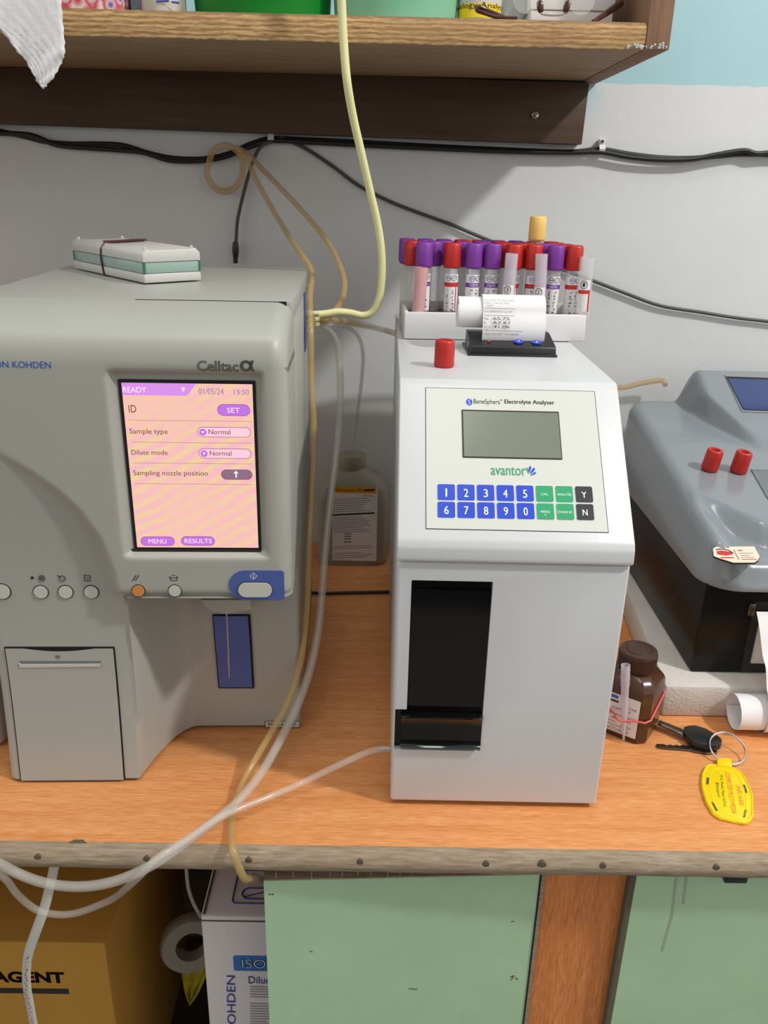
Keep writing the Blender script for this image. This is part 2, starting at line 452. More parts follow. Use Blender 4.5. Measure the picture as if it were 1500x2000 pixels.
# ================================================================== the setting
WALL = 1.08
struct(MB().box((-1.3, WALL, -HZ), (1.5, WALL+.12, 1.64), 'painted wall').build('wall_back', origin=(0, 0, 0)))
struct(MB().box((-1.3, -1.2, -HZ-.05), (1.5, WALL, -HZ), 'floor tile').build('floor', origin=(0, 0, 0)))

# ------------------------------------------------------------------ worktop
wt = thing('worktop', 'orange wood-grain laminate worktop with worn grey half-round front edge', 'worktop', (0, .79, -.02))
MB().box((-1.1, .500, -.019), (1.2, WALL-.001, 0), 'orange laminate').build('laminate_top', wt)
b = MB()
prof = [(.500+.0115*cos(a), -.0105+.0105*sin(a)) for a in [pi/2+k*pi/10 for k in range(11)]]
rnd = random.Random(3)
def bead(i, j):
    x = -1.1+2.3*j/160; y, z = prof[i]; q = .0004*rnd.random()
    return V((x, y+q, z+q))
b.grid(bead, 11, 161, 'grey beading'); b.build('edge_beading', wt, angle=50)
for k, (px, py) in enumerate([(72, 1666), (285, 1667), (485, 1672), (703, 1682), (950, 1680), (1060, 1677), (1178, 1689), (1400, 1692)]):
    p = AY(px, py, .4895); r = .0026 if k != 5 else .0034
    MB().lathe([(r*.2, .0004), (r, 0), (r, -.003)], 'grime', n=14, M=Matrix.Translation((p.x, .4893, max(-.017, min(-.006, p.z)))) @ Matrix.Rotation(pi/2, 4, 'X')).build('screw', wt)
p = AY(1443, 1706, .493)
MB().box((p.x-.009, .494, -.026), (p.x+.009, .505, -.0195), 'black plastic', .001).build('catch', wt)
b = MB()   # a chipped spot where the laminate has lifted at the edge
for px in (148,):
    q = AZ(px, 1648, .0004); b = MB(); b.prism([(q.x-.006, .4988), (q.x-.003, .5022), (q.x+.004, .5024), (q.x+.008, .4988)], 'z', -.0004, .0003, 'grime'); b.build('chip', wt)

# ------------------------------------------------------------------ cabinet under the worktop
cb = thing('base_cabinet', 'green-doored base cabinet with orange upright under the worktop, left bay standing open', 'cabinet', (0, .8, -.74))
b = MB()
b.box((-.72, .53, -.752), (.9, 1.06, -.735), 'interior wood'); b.box((-.72, 1.055, -.735), (.9, 1.075, -.02), 'interior wood')
b.box((-.735, .515, -.752), (-.72, 1.06, -.02), 'interior wood'); b.box((.15, .56, -.735), (.165, 1.055, -.02), 'interior wood')
b.box((.885, .515, -.752), (.9, 1.06, -.02), 'interior wood')
b.build('carcass', cb)
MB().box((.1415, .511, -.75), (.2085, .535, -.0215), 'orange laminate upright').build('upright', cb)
# left door, a little ajar
hx, hy, lx, ly = .1385, .5095, -.0829, .4985
dd = V((hx-lx, hy-ly, 0)).normalized(); dn = V((-dd.y, dd.x, 0)); th = .0125
b = MB(); o = V((lx, ly, 0)); Ld = (V((hx, hy, 0))-o).length
Md = Matrix((( dd.x, dn.x, 0, lx), (dd.y, dn.y, 0, ly), (0, 0, 1, 0), (0, 0, 0, 1)))
b.box((0, 0, -.73), (Ld, .0015, -.0352), 'green laminate', M=Md); d1 = b.build('door', cb); d1['label'] = 'green laminate door standing slightly ajar'
b = MB(); b.box((0, .0015, -.73), (Ld, th, -.0352), 'interior wood', M=Md); b.build('door_core', d1)
b = MB(); b.box((0, .0004, -.0352), (Ld-.002, th, -.0342), 'grey beading', M=Md)
rr = random.Random(5); x = .009
while x < .17:
    b.box((x, .001+rr.random()*.002, -.0342), (x+.0007, th-.001-rr.random()*.003, -.0338), 'old paper', M=Md); x += .009+rr.random()*.006
b.build('top_edging', d1)
b = MB(); b.box((Ld, -.0005, -.73), (Ld+.0032, th-.002, -.034), 'grey beading', M=Md); b.box((Ld-.0012, -.0008, -.73), (Ld, .001, -.034), 'black seam', M=Md); b.build('side_edging', d1)
fr = Frame(Md @ V((0, 0, 0)), dd, Z)
for pts in [[(798, 1930), (815, 1932)], [(996, 1908), (1004, 1905), (998, 1914)], [(1006, 1909), (1012, 1913)], [(605, 1857), (611, 1859)], [(998, 1800), (1004, 1799)]]:
    b = MB(); b.poly(fr, pts, .0008, .0003, 'grime'); b.build('scuff', d1)
for x in (527, 532.5): b = MB(); b.disc(fr, x, 1746.5, .0007, 0, .0003, 'black ink', n=8); b.build('pin_hole', d1)
# right door
b = MB(); b.box((.2125, .5035, -.73), (.86, .5055, -.0275), 'green laminate'); d2 = b.build('door', cb); d2['label'] = 'green laminate door with grey drip streaks'
MB().box((.2125, .5056, -.73), (.86, .5105, -.0275), 'interior wood').build('door_core', d2)
MB().box((.2072, .5030, -.73), (.2124, .5105, -.0275), 'grime', .0008).build('side_edging', d2)
b = MB(); fr = Frame((.2125, .5035, 0), X, Z)
b.poly(fr, [(1321, 1708), (1312, 1790), (1300, 1832), (1293, 1858)], .0020, .0002, 'drip'); b.poly(fr, [(1341, 1708), (1334, 1766)], .0020, .0002, 'drip')
b.build('drip', d2)

# ------------------------------------------------------------------ wall shelf
sh = thing('wall_shelf', 'rough plywood shelf on a dark timber batten, high on the wall', 'shelf', (0, .95, .59))
ZB, ZT, YF = .5915, .6115, .820
b = MB(); rnd = random.Random(11)
b.box((-.75, YF+.0012, ZB), (.2265, WALL-.001, ZT), 'plywood face')
N = 260
def edge(i, j):
    x = -.75+.9765*j/N; e = rnd.random()
    rag = .0016*max(0, sin(x*61)*sin(x*23+1))
    zz = [ZT-rag*.6, ZT-.004, ZT-.009, ZT-.0145, ZB-.0003-.0007*e][i]
    return V((x, YF+.0004*rnd.random()+(.0012 if i in (0, 4) else 0), zz))
b.grid(edge, 5, N+1, 'plywood edge')
b.build('shelf_board', sh, angle=60)
b = MB(); b.box((.2270, YF-.0008, ZB-.0006), (.2478, WALL-.001, .82), 'brown upright', .0008)
for k in range(34):
    x = .211+.035*rnd.random(); r = .0004+.0011*rnd.random(); z = ZB+.0005+.0045*rnd.random()**2; y0 = YF-.0010-.0006*rnd.random()
    b.lathe([(r*.3, -.0004), (r, 0), (r*.6, .0006), (.0001, .0008)], 'flake', n=7, M=Matrix.Translation((x, YF-.0006 if x > .226 else YF-.0002, z)) @ Matrix.Rotation(pi/2+.3*rnd.random(), 4, 'X') @ Matrix.Diagonal((1, .6+rnd.random(), 1, 1)))
b.build('end_panel', sh)
tilt = Matrix.Translation((-.1, 0, .5915)) @ Matrix.Rotation(.011, 4, 'Y') @ Matrix.Translation((.1, 0, -.5915))
MB().prism([(-.75, .5925), (.2345, .5925), (.2335, .5285), (-.75, .5285)], 'y', WALL-.020, WALL-.0008, 'dark timber', .0006, M=tilt).build('support_batten', sh, origin=None)
p = AY(1045, 225, WALL-.0205); Ms = Matrix.Translation((p.x, WALL-.0205, p.z)) @ Matrix.Rotation(pi/2, 4, 'X')
b = MB(); b.lathe([(.0032, -.001), (.0042, .0002), (.0040, .0012), (.002, .0018)], 'steel', n=20, M=Ms); b.box((-.0042, -.0005, .0016), (.0042, .0005, .0021), 'black seam', M=Ms @ Matrix.Rotation(.35, 4, 'Z')); b.build('screw', sh)

# ------------------------------------------------------------------ cables on the wall
def path(pts, Y=None): return [AY(*p) if len(p) == 3 else AY(p[0], p[1], Y) for p in pts]
yw = WALL-.0040
a = path([(-900, 215), (-600, 240), (-300, 228), (-40, 248), (0, 256), (45, 266), (90, 277), (140, 281), (190, 281), (240, 284), (290, 299), (340, 309), (400, 310), (450, 299), (490, 281), (530, 271), (600, 273), (700, 278), (850, 286), (1000, 293), (1110, 297), (1172, 292), (1230, 301), (1290, 308), (1350, 309), (1410, 304), (1450, 301), (1530, 303), (1700, 312), (1900, 306)], yw)
c = path([(-900, 224), (-600, 247), (-300, 236), (-40, 256), (0, 260), (60, 264), (110, 283), (170, 289), (230, 293), (280, 298), (330, 313), (390, 314), (440, 306), (490, 286), (530, 275), (610, 278), (720, 284), (850, 290), (1000, 296), (1110, 298), (1172, 297), (1230, 307), (1290, 312), (1350, 311), (1400, 302), (1452, 294), (1480, 300), (1530, 298), (1700, 306), (1900, 312)], yw-.0058)
tag(MB().tube(a, .0028, 'cable black').build('power_cable', angle=80), 'black power cable clipped along the wall, upper strand of the pair beneath the shelf', 'cable', 'black cables along the wall')
tag(MB().tube(c, .0028, 'cable black').build('power_cable', angle=80), 'black power cable clipped along the wall, lower strand of the pair beneath the shelf', 'cable', 'black cables along the wall')
yd = WALL-.011
tag(MB().tube(path([(545, 268), (560, 273), (600, 292), (650, 325), (700, 362), (760, 393), (830, 420), (880, 438), (925, 457), (1000, 488), (1080, 520), (1155, 547), (1220, 572), (1290, 597), (1370, 610), (1440, 621), (1530, 632), (1700, 660), (1900, 672)], yd+.006), .0021, 'cable grey').build('signal_cord', angle=80), 'thin dark grey cable sagging across the wall behind the tube rack', 'cable')
dc = thing('hanging_cable', 'short thin dark cable hanging down the wall and ending in a plug', 'cable', path([(460, 512)], yd)[0])
MB().tube(path([(533, 276), (512, 284), (498, 306), (486, 340), (474, 385), (464, 430), (461, 472)], yd), .0021, 'cable grey').build('cord', dc, angle=80)
p = AY(460, 472, yd); q = AY(460, 514, yd)
MB().tube([p, (p+q)/2, q], lambda t: .0030+.0012*sin(pi*min(1, t*1.3)), 'black plastic', n=12).build('plug', dc, angle=60)
for px, py, lab in ((531, 271, 'small white cable clip under the batten near the coiled amber tube'), (1172, 292, 'small white cable clip beside the end of the batten')):
    p = AY(px, py, WALL-.001); k = thing('cable_clip', lab, 'clip', p, group='cable clips')
    b = MB(); prf = [(WALL-.001, -.006), (WALL-.0105, -.005), (WALL-.0135, 0), (WALL-.0105, .005), (WALL-.001, .006)]
    inn = [(WALL-.001, .0047), (WALL-.0095, .004), (WALL-.0118, 0), (WALL-.0095, -.004), (WALL-.001, -.0047)]
    b.prism([(y, z+p.z) for y, z in prf+inn], 'x', p.x-.0035, p.x+.0035, 'clip white'); b.box((p.x-.0035, WALL-.008, p.z+.0055), (p.x+.0035, WALL-.001, p.z+.0115), 'clip white', .001); b.build('saddle', k)
    MB().lathe([(.0008, -.006), (.0008, .0006), (.0019, .0008), (.0019, .0014)], 'dark steel', n=12, M=Matrix.Translation((p.x, WALL-.0082, p.z+.0085)) @ Matrix.Rotation(pi/2, 4, 'X')).build('nail', k)
# ================================================================== hematology analyzer (grey, with the lit screen)
CO = V((-.3057, .5666, 0)); CY = .035
CM = Matrix.Translation(CO) @ Matrix.Rotation(CY, 4, 'Z'); CMi = CM.inverted()
ca = thing('hematology_analyzer', 'large pale grey blood analyzer with a lit pink and yellow touch screen', 'analyzer', CO, CY)
cex, cey = CM.to_3x3() @ X, CM.to_3x3() @ Y
def CF(v): return Frame(CM @ V((0, v, 0)), cex, Z)
def L(u, v, z): return CM @ V((u, v, z))
f0 = CF(0)
U, RD = .2415, .0735
ridge = [f0.uv(*p) for p in [(0, 888), (60, 925), (110, 962), (150, 1000), (190, 1055), (215, 1120), (235, 1200), (252, 1320), (262, 1420), (272, 1525)]]
ZH = f0.uv(400, 1168)[1]
s0, s1 = f0.uv(230, 741), f0.uv(510, 1077)      # screen opening
def ridge_u(z):
    if z >= ridge[0][1]: return ridge[0][0]-(z-ridge[0][1])*2.2
    for (ua, za), (ub, zb) in zip(ridge, ridge[1:]):
        if z >= zb: return ub+(ua-ub)*(z-zb)/(za-zb)
    return ridge[-1][0]
def cpan(z): return .012*sin(pi*min(1, max(0, (.300-z)/.300)))
def depth(u, z):
    ru = ridge_u(z)
    if z > ZH: dr = 0.
    else:
        t = max(0., min(1., (u-ru)/.040)); dr = RD*(1-(1-t)**2.2)
        dr = dr*sstep(ZH, ZH-.003, z) if z > ZH-.003 else dr
        dr = max(dr, cpan(z)*(1-sstep(0, .01, u-ru)))
    if z > ZH:
        k = sstep(ru-.006, ru+.004, u); dl = cpan(z); d = dl*(1-k)
        d += .004*sstep(ZH+.006, ZH, z)*k           # soft lower lip of the head
    else: d = dr if u > ru else cpan(z)
    mx = sstep(s0[0]-.010, s0[0]-.002, u)*sstep(s1[0]+.007, s1[0]+.0015, u)
    mz = sstep(s1[1]-.007, s1[1]-.0015, z)*sstep(s0[1]+.008, s0[1]+.0015, z)
    return d + .0065*mx*mz
zs = [.003+.0023*i for i in range(200) if .003+.0023*i < .357]
zs += [ZH+k for k in (-.004, -.003, -.0024, -.0018, -.0012, -.0006, 0, .0006, .0015, .003, .0045)] + [s1[1]-k for k in (.006, .0045, .003, .0015)] + [s0[1]+k for k in (.007, .005, .0035, .0015)]
zs = sorted(zs)
rows = [(0., z) for z in zs] + [(0, .359), (.0012, .366), (.0035, .3722), (.0075, .3768), (.0125, .3795), (.021, .3828), (.035, .3877), (.050, .3913), (.0622, .3930)]
us = sorted([0, .0004, .001, .002, .0035, .0055, .008] + [.010+.0022*i for i in range(102) if .010+.0022*i < U-.012] + [U-k for k in (.012, .010, .008, .006, .0045, .003, .0018, .0008, .0002, 0)] + [s0[0]-k for k in (.009, .007, .0045, .003)] + [s1[0]+k for k in (.002, .0035, .005, .0065)])
nu, nv = len(us), len(rows)
def fp(i, j):
    u = us[i]; v, z = rows[j]; d = depth(u, z) if j < len(zs) else 0
    r = .012-.008*min(1, d/.05)
    e = 0
    if u > U-r: e = r-sqrt(max(0, r*r-(u-U+r)**2))
    if u < .008: e = .008-sqrt(max(0, .008**2-(.008-u)**2))
    zz = z-(e*.8 if j >= len(zs) else 0)
    return L(u, min(v+d+e, .0826), zz)
b = MB(); b.grid(fp, nu, nv, 'analyzer grey')
for i in (0, nu-1):      # sides of the front panel back to the seam
    col = [fp(i, j) for j in range(nv)]; vs = []; fs = []
    for p in col:
        q = CMi @ p; vs += [p, L(q.x, max(q.y, .0828) if q.z < .3775 else max(q.y, .0632), q.z)]
    for j in range(nv-1): fs.append((2*j, 2*j+1, 2*j+3, 2*j+2))
    b.raw(vs, fs, 'analyzer grey')
b.build('front_panel', ca, angle=40)
VB = .325
b = MB(); b.box((.0006, .0836, .003), (U-.0004, VB, .3770), 'analyzer cover', .0012, M=CM); b.box((.003, .0612, .378), (.125, .0655, .3921), 'black seam', M=CM); b.box((.125, .0612, .378), (U-.004, .0655, .3930), 'black seam', M=CM)
b.box((.003, .0838, .36), (U-.003, VB-.004, .3785), 'black seam', M=CM)
b.build('body', ca)
MB().prism([(.0640, .3784), (VB, .3784), (VB, .3934), (.0640, .3934)], 'x', .0002, U, 'analyzer cover', .0016, M=CM).build('top_cover', ca)
for u, v in ((.02, .02), (.085, .02), (.02, VB-.03), (U-.03, VB-.03), (U-.03, .10)):
    MB().lathe([(.008, 0), (.008, .0045)], 'black plastic', n=16, M=Matrix.Translation(L(u, v, 0))).build('foot', ca)
# ---- screen
fs_ = CF(.0064)
b = MB(); b.rrect(fs_, 230, 740, 511, 1079, -.002, .0006, 'black plastic', r=.01); b.rrect(fs_, 231, 1071, 510, 1078, .0006, .0012, 'dark steel', r=0)
scr = b.build('screen', ca)
fd = CF(.0064)
b = MB(); W0 = .0009
def scr_uv(x, y): return fd.uv(x, y)
su0, sv1 = fd.uv(237.5, 747); su1, sv0 = fd.uv(505, 1069)
b.rrect(fd, su0, sv0, su1, sv1, .0006, W0, 'screen glow', r=0, px=False)
# positions inside the display as shares of its width and height, read off the photograph
def P(x, y):   # zoomed crop of the display, 1500 x 1922 px over 320 x 410 px of the photograph
    l = 128+(238-128)*(y-266)/(1775-266); r = 1338+(1387-1338)*(y-285)/(1772-285)
    return (x-l)/(r-l), (y-266-(x-l)/(r-l)*8)/(1770-266)
def SU(x, y): a, c = P(x, y); return su0+(su1-su0)*a, sv1-(sv1-sv0)*c
def spill(x0, y0, x1, y1, m, bm='screen border', r=.5):
    (u0, v1), (u1, v0) = SU(x0, y0), SU(x1, y1); k = .0004
    b.rrect(fd, u0, v0, u1, v1, W0, W0+.0001, bm, r=r, px=False); b.rrect(fd, u0+k, v0+k, u1-k, v1-k, W0+.0001, W0+.0002, m, r=r, px=False)
def stext(t, x0, y0, x1, y1, m): (u0, v1), (u1, v0) = SU(x0, y0), SU(x1, y1); b.text_uv(fd, t, u0, v0, u1, v1, W0+.0003, m)
(u0, v1) = SU(128, 266); (uA, vA) = SU(720, 374); (uB, vB) = SU(830, 285)
hp = [(u0, vA), (uA, vA)] + [(uA+(uB-uA)*t, vA+(sv1-vA)*sstep(0, 1, t)) for t in (.15, .3, .45, .6, .75, .9, 1)] + [(u0, sv1)]
b.plate(fd, hp, W0, W0+.0001, 'screen header')
stext('READY', 140, 300, 358, 348, 'screen text light'); 
q0 = SU(678, 305); q1 = SU(715, 305); q2 = SU(697, 340); b.plate(fd, [q0, q2, q1], W0+.0001, W0+.0002, 'screen text light')
stext('01/05/24', 838, 308, 1072, 360, 'screen text violet'); stext('13:50', 1165, 318, 1310, 362, 'screen text violet')
stext('ID', 188, 455, 262, 520, 'screen text')
spill(1008, 444, 1318, 548, 'screen pill'); stext('SET', 1100, 475, 1220, 520, 'screen text light')
stext('Sample type', 190, 660, 548, 722, 'screen text'); stext('Dilute mode', 203, 850, 542, 896, 'screen text'); stext('Sampling nozzle position', 216, 1035, 915, 1100, 'screen text')
for y in (644, 836):
    spill(818+ (y-644)*.05, y, 1325, y+94, 'screen pill pale'); d = (y-644)*.05
    u, v = SU(872+d, y+47); b.plate(fd, [(u+.0026*cos(k*pi/8), v+.0026*sin(k*pi/8)) for k in range(16)], W0+.0002, W0+.0003, 'screen pill')
    b.plate(fd, [(u-.0012, v+.0008), (u, v-.0012), (u+.0012, v+.0008)], W0+.0003, W0+.0004, 'screen text light')
    stext('Normal', 925+d, y+22, 1130+d, y+66, 'screen text')
spill(1035, 1028, 1335, 1124, 'screen pill grey')
u, v = SU(1180, 1072); b.plate(fd, [(u-.0005, v-.0025), (u+.0005, v-.0025), (u+.0005, v+.0008), (u+.0019, v+.0008), (u, v+.0028), (u-.0019, v+.0008), (u-.0005, v+.0008)][::1], W0+.0003, W0+.0004, 'screen text light')
for y in (588, 782, 970, 1160): (ua, va) = SU(190+(y-588)*.06, y); (ub, vb) = SU(1330, y+10); b.rrect(fd, ua, va-.0001, ub, va+.00014, W0, W0+.0001, 'screen line', r=0, px=False)
spill(268, 1664, 596, 1757, 'screen pill'); stext('MENU', 345, 1688, 515, 1732, 'screen text light')
spill(650, 1662, 975, 1756, 'screen pill'); stext('RESULTS', 685, 1686, 945, 1730, 'screen text light')
b.build('display', scr, flat=True)
# ---- lettering on the head
b = MB(); f1 = CF(-.0002)
b.text(f1, 'NIHON KOHDEN', -44, 704.5, 100, 719.5, 0, 'blue ink'); b.build('maker_lettering', ca, flat=True)
b = MB(); b.text(f1, 'Celltac', 384, 704, 466, 726, 0, 'logo dark', outline=.022); b.text(f1, 'α', 468, 703.5, 497, 726, 0, 'logo dark', outline=.03); b.text(CF(-.0001), 'α', 469, 704.5, 496, 725, 0, 'logo grey')
b.build('model_lettering', ca, flat=True)
# ---- buttons
def button(x, y, r, v, m, ring=True):
    fr = CF(v); b = MB(); b.disc(fr, x, y, r*1.13, -.002, .0003, 'black ink'); b.disc(fr, x, y, r, 0, .0009, m); return b.build('button', ca, angle=50)
fz = lambda px, py: cpan(CF(.011).uv(px, py)[1])
for x, y, r in ((4, 1155, .0063), (80, 1156, .0054), (128.5, 1156, .0054), (178.5, 1156, .0054)): button(x, y, r, fz(x, y)-.0002, 'button grey')
button(270.5, 1153.5, .0047, 0, 'amber button')['label'] = 'amber orange push button'
button(341.5, 1153.5, .0047, 0, 'button grey')
def sym(b): b.build('button_symbol', ca, flat=True); return MB()
b = MB(); fl = CF(fz(80, 1128)-.0005); I = 'black ink'
b.disc(fl, 63, 1128.5, .0012, 0, .0001, I); b = sym(b); b.ring(fl, 75, 1124, 88, 1135, .0005, 0, 0, I); b.ring(fl, 78.5, 1127, 84.5, 1132, .0005, 0, 0, I)
b = sym(b); b.ring(fl, 115, 1125, 128, 1135, .0005, 0, 0, I); b.line(fl, 112, 1124, 117, 1126.5, .0008, 0, I)
b = sym(b); b.poly(fl, [(163, 1124), (176, 1124), (176, 1135), (165, 1135), (165, 1124)], .0005, 0, I); b.line(fl, 167, 1128, 174, 1128, .0004, 0, I); b.line(fl, 167, 1131.5, 174, 1131.5, .0004, 0, I)
b = sym(b); b.line(f1, 259, 1135, 266, 1123, .0006, 0, I); b.line(f1, 264.5, 1134, 271.5, 1123, .0006, 0, I)
b = sym(b); b.poly(f1, [(331, 1126), (334, 1134), (345, 1134), (347, 1126), (343, 1129), (335, 1129), (331, 1126)], .0005, 0, I); b.line(f1, 335, 1124, 343, 1124, .0004, 0, I)
b = sym(b)
# ---- start button on its blue surround
b = MB(); fb = CF(-.0003); b.rrect(fb, 446, 1114, 556, 1172, -.001, .0006, 'indigo plate', left=.5, right=.12, seg=10)
b.poly(fb.shift(.0007), [(488, 1125), (495, 1119), (502, 1125), (495, 1131.5), (488, 1125)], .0004, 0, 'white ink'); b.line(fb.shift(.0007), 495, 1122, 495, 1129, .0004, 0, 'white ink')
sb = b.build('start_button_surround', ca); sb['label'] = 'indigo blue rounded surround with a diamond start symbol'
b = MB(); b.rrect(fb, 463.5, 1135.5, 533.5, 1166, .0004, .0008, 'black ink', r=.5, seg=10); b.rrect(fb, 465, 1137, 532, 1164.5, .0006, .0018, 'button grey', r=.5, seg=10); b.build('start_button', sb, angle=50)
# ---- sampling well
fw = CF(RD-.0015)
b = MB(); b.px_plate(fw, [(415, 1201), (488.5, 1201), (491, 1240), (496.5, 1344), (427, 1344), (422, 1285), (418, 1240)], -.003, .0004, 'black seam')
b.px_plate(fw, [(417, 1203), (484, 1203), (487, 1240), (493, 1341.5), (429, 1341.5), (424, 1285), (420, 1240)], .0004, .0008, 'indigo plate')
b.build('sampling_well', ca, flat=True)['label'] = 'indigo blue panel behind the sampling needle'
fn = CF(RD-.018); (nu_, nv_) = fn.uv(443, 1196); (nu2, nv2) = fn.uv(448, 1324)
b = MB(); b.tube([fn.at(nu_, nv_+.012), fn.at(nu_*.4+nu2*.6, nv_*.4+nv2*.6), fn.at(nu2, nv2)], lambda t: .0007 if t < .8 else .0005, 'steel', n=8); b.build('sampling_nozzle', ca, angle=60)
fc = CF(RD-.020); b = MB()
pl = [fc.uv(*p) for p in [(392, 1172), (403, 1187), (418, 1195), (440, 1199), (465, 1196), (488, 1186), (490, 1172)]]
b.plate(fc, pl, -.018, .0, 'analyzer grey'); b.plate(fc, [fc.uv(*p) for p in [(414, 1192), (414, 1204), (486, 1201), (488, 1186), (465, 1196), (440, 1199)]], -.018, -.010, 'button grey')
b.build('nozzle_guard', ca)
# ---- printer door, following the curved front
b = MB(); fdz = CF(.006)
(du0, dz1) = fdz.uv(6, 1272); (du1, _) = fdz.uv(218, 1272)
def dgrid(i, j, off, k, top):
    u = du0-k+(du1-du0+2*k)*i/24; z = .0025+(dz1+k-.0025)*j/30
    if j == 30 and top: z -= .0026*sin(pi*max(0, min(1, (i-4)/16)))
    return L(u, cpan(z)-off, z)
b.grid(lambda i, j: dgrid(i, j, .0005, .0011, False), 25, 31, 'black seam'); b.grid(lambda i, j: dgrid(i, j, .0014, 0, True), 25, 31, 'analyzer grey')
dr = b.build('printer_door', ca, angle=40)
fq = CF(cpan(.115)-.0015)
b = MB(); b.px_plate(fq, [(36, 1291), (198, 1291), (197, 1295), (42, 1296)], .0001, .0003, 'slot grey'); b.px_plate(fq, [(37, 1294), (40, 1303), (195, 1301), (198, 1292.5), (195, 1296), (42, 1297)], .0002, .0010, 'button grey')
b.ring(fq, 110, 1280.5, 117, 1285, .0004, .0003, 0, 'black ink'); b.line(fq, 107, 1281, 112, 1281, .0004, .0003, 'black ink'); b.build('handle_slot', dr, flat=True)
# ---- model plate at the lower right, blue sticker and pipe fittings on the right side
b = MB(); fm = CF(RD-.0008); b.rrect(fm, 518, 1408.5, 585, 1420, 0, .0003, 'logo line', r=0); b.text(fm, 'MEK-6420P', 524, 1411, 578, 1418, .0004, 'black ink')
for x in ((518, 1408.5, 585, 1408.5), (518, 1420, 585, 1420), (518, 1408.5, 518, 1420), (585, 1408.5, 585, 1420)): b.line(fm, *x, .0004, .0004, 'black ink')
b.build('model_plate', ca, flat=True)
cside = CM @ V((U, .25, 0))
b = MB(); zt, zb_ = AY(598, 572, cside.y).z, AY(600, 682, cside.y).z; b.box((U-.0002, .235, zb_), (U+.0006, .262, zt), 'sticker blue', M=CM); b.build('side_sticker', ca)['label'] = 'blue sticker on the right side'
b = MB()
for k, (px, py) in enumerate(((612, 612), (612, 624), (612, 634))):
    q = AY(px, py, .838+.006*k); qq = CMi @ q
    b.tube([L(U-.002, qq.y, qq.z), L(U+.006, qq.y, qq.z), L(U+.013, qq.y, qq.z)], lambda t: .004 if t < .4 else .0026, 'tube yellow', n=12, smooth=4)
b.build('pipe_fitting', ca)

# a pale casing just left of the analyzer
p = AZ(8, 1462, 0)
t = thing('instrument_casing', 'pale grey casing standing just left of the touch-screen blood analyzer', 'casing', (p.x-.10, p.y+.09, 0))
MB().box((p.x-.20, p.y, .002), (p.x, p.y+.18, .22), 'analyzer grey', .006, 3).build('housing', t)
MB().box((p.x-.19, p.y+.01, 0), (p.x-.01, p.y+.17, .004), 'black plastic').build('base', t)

# ================================================================== flat white case on top, held shut by a rubber band
cz = .3936
A = AZ(283, 556, cz); ang = radians(131)
lx_ = V((cos(ang), sin(ang), 0)); wx = V((cos(ang-pi/2), sin(ang-pi/2), 0)); LL, WW, HH = .150, .054, .0285
MC = Matrix(((wx.x, lx_.x, 0, A.x), (wx.y, lx_.y, 0, A.y), (0, 0, 1, cz+.0009), (0, 0, 0, 1)))
cs = thing('slide_case', 'flat white plastic case with a green glass middle, lying on the blood analyzer', 'case', A+(lx_*LL+wx*WW)/2, 0)
MB().box((0, 0, 0), (WW, LL, .0075), 'case white', .0012, M=MC).build('lower_shell', cs)
MB().box((.0006, .0006, .0078), (WW-.0006, LL-.0006, .0165), 'glass green', .0004, M=MC).build('glass_middle', cs)
b = MB()
for x, y in ((0, 0), (WW-.0022, 0), (0, LL-.0022), (WW-.0022, LL-.0022)): b = MB(); b.box((x+.0002, y+.0002, .0078), (x+.0022, y+.0022, .0165), 'dark green edge', M=MC); b.build('corner_edge', cs)
b = MB(); b.prism([(.0, .0168), (WW, .0168), (WW, .0235), (WW-.004, HH-.001), (WW-.0055, HH-.001), (WW-.007, HH-.002), (.007, HH-.002), (.0055, HH-.001), (.004, HH-.001), (0, .0235)], 'y', 0, LL, 'case white', .0009, M=MC)
for x, y in ((.005, .006), (WW-.005, .006), (.005, LL-.006), (WW-.005, LL-.006)): b.lathe([(.0014, HH-.0015), (.0014, HH), (.0008, HH+.0006)], 'case white', n=10, M=MC @ Matrix.Translation((x, y, 0)))
b.build('upper_shell', cs)
b = MB(); yb = LL*.56; e = .0005
loop = [(-e, yb, HH*.5), (-e, yb-.002, HH-.006), (.004, yb-.002, HH-.0006), (.02, yb+.006, HH-.0009), (.04, yb+.012, HH-.0009), (WW-.004, yb+.010, HH-.0006), (WW+e, yb+.006, HH-.006), (WW+e, yb+.004, .002), (WW-.001, yb+.004, -.0004), (.001, yb-.004, -.0004), (-e, yb-.004, .001)]
b.tube([MC @ V(p) for p in loop], .0009, 'maroon rubber', n=8, smooth=0, closed=True)
b.tube([MC @ V(p) for p in [(.003, yb-.002, HH+.0002), (.02, yb+.003, HH), (.036, yb+.008, HH+.0002), (WW-.004, yb+.011, HH)]], .001, 'maroon rubber', n=8)
tag(b.build('rubber_band', angle=80), 'dark maroon rubber band stretched around the flat white case', 'rubber band')
# ================================================================== electrolyte analyzer (white, with keypad)
EO = V((.0165, .5465, 0)); EY_ = -.006
EM = Matrix.Translation(EO) @ Matrix.Rotation(EY_, 4, 'Z')
ea = thing('electrolyte_analyzer', 'white electrolyte analyzer with grey display and blue numeric keypad', 'analyzer', EO, EY_)
eex = EM.to_3x3() @ X; eey = EM.to_3x3() @ Y
EW, ED = .170, .440
body = MB().box((0, 0, .0045), (EW, ED, .2222), 'white enamel', .0022, 3, M=EM).build('body', ea)
ff = Frame(EM @ V((0, 0, 0)), eex, Z)
wl, wt_ = ff.uv(804, 1133); wr, wb = ff.uv(938, 1467); xl, zl = ff.uv(769, 1385)
wr = (ff.uv(962, 1135)[0]+ff.uv(939, 1467)[0])/2
c = MB(); c.prism([(xl+.0012, wb), (wr, wb), (wr, wt_), (wl, wt_), (wl, zl), (xl+.0012, zl)], 'y', -.01, .006, 'black gloss', .0006, 1, M=EM)
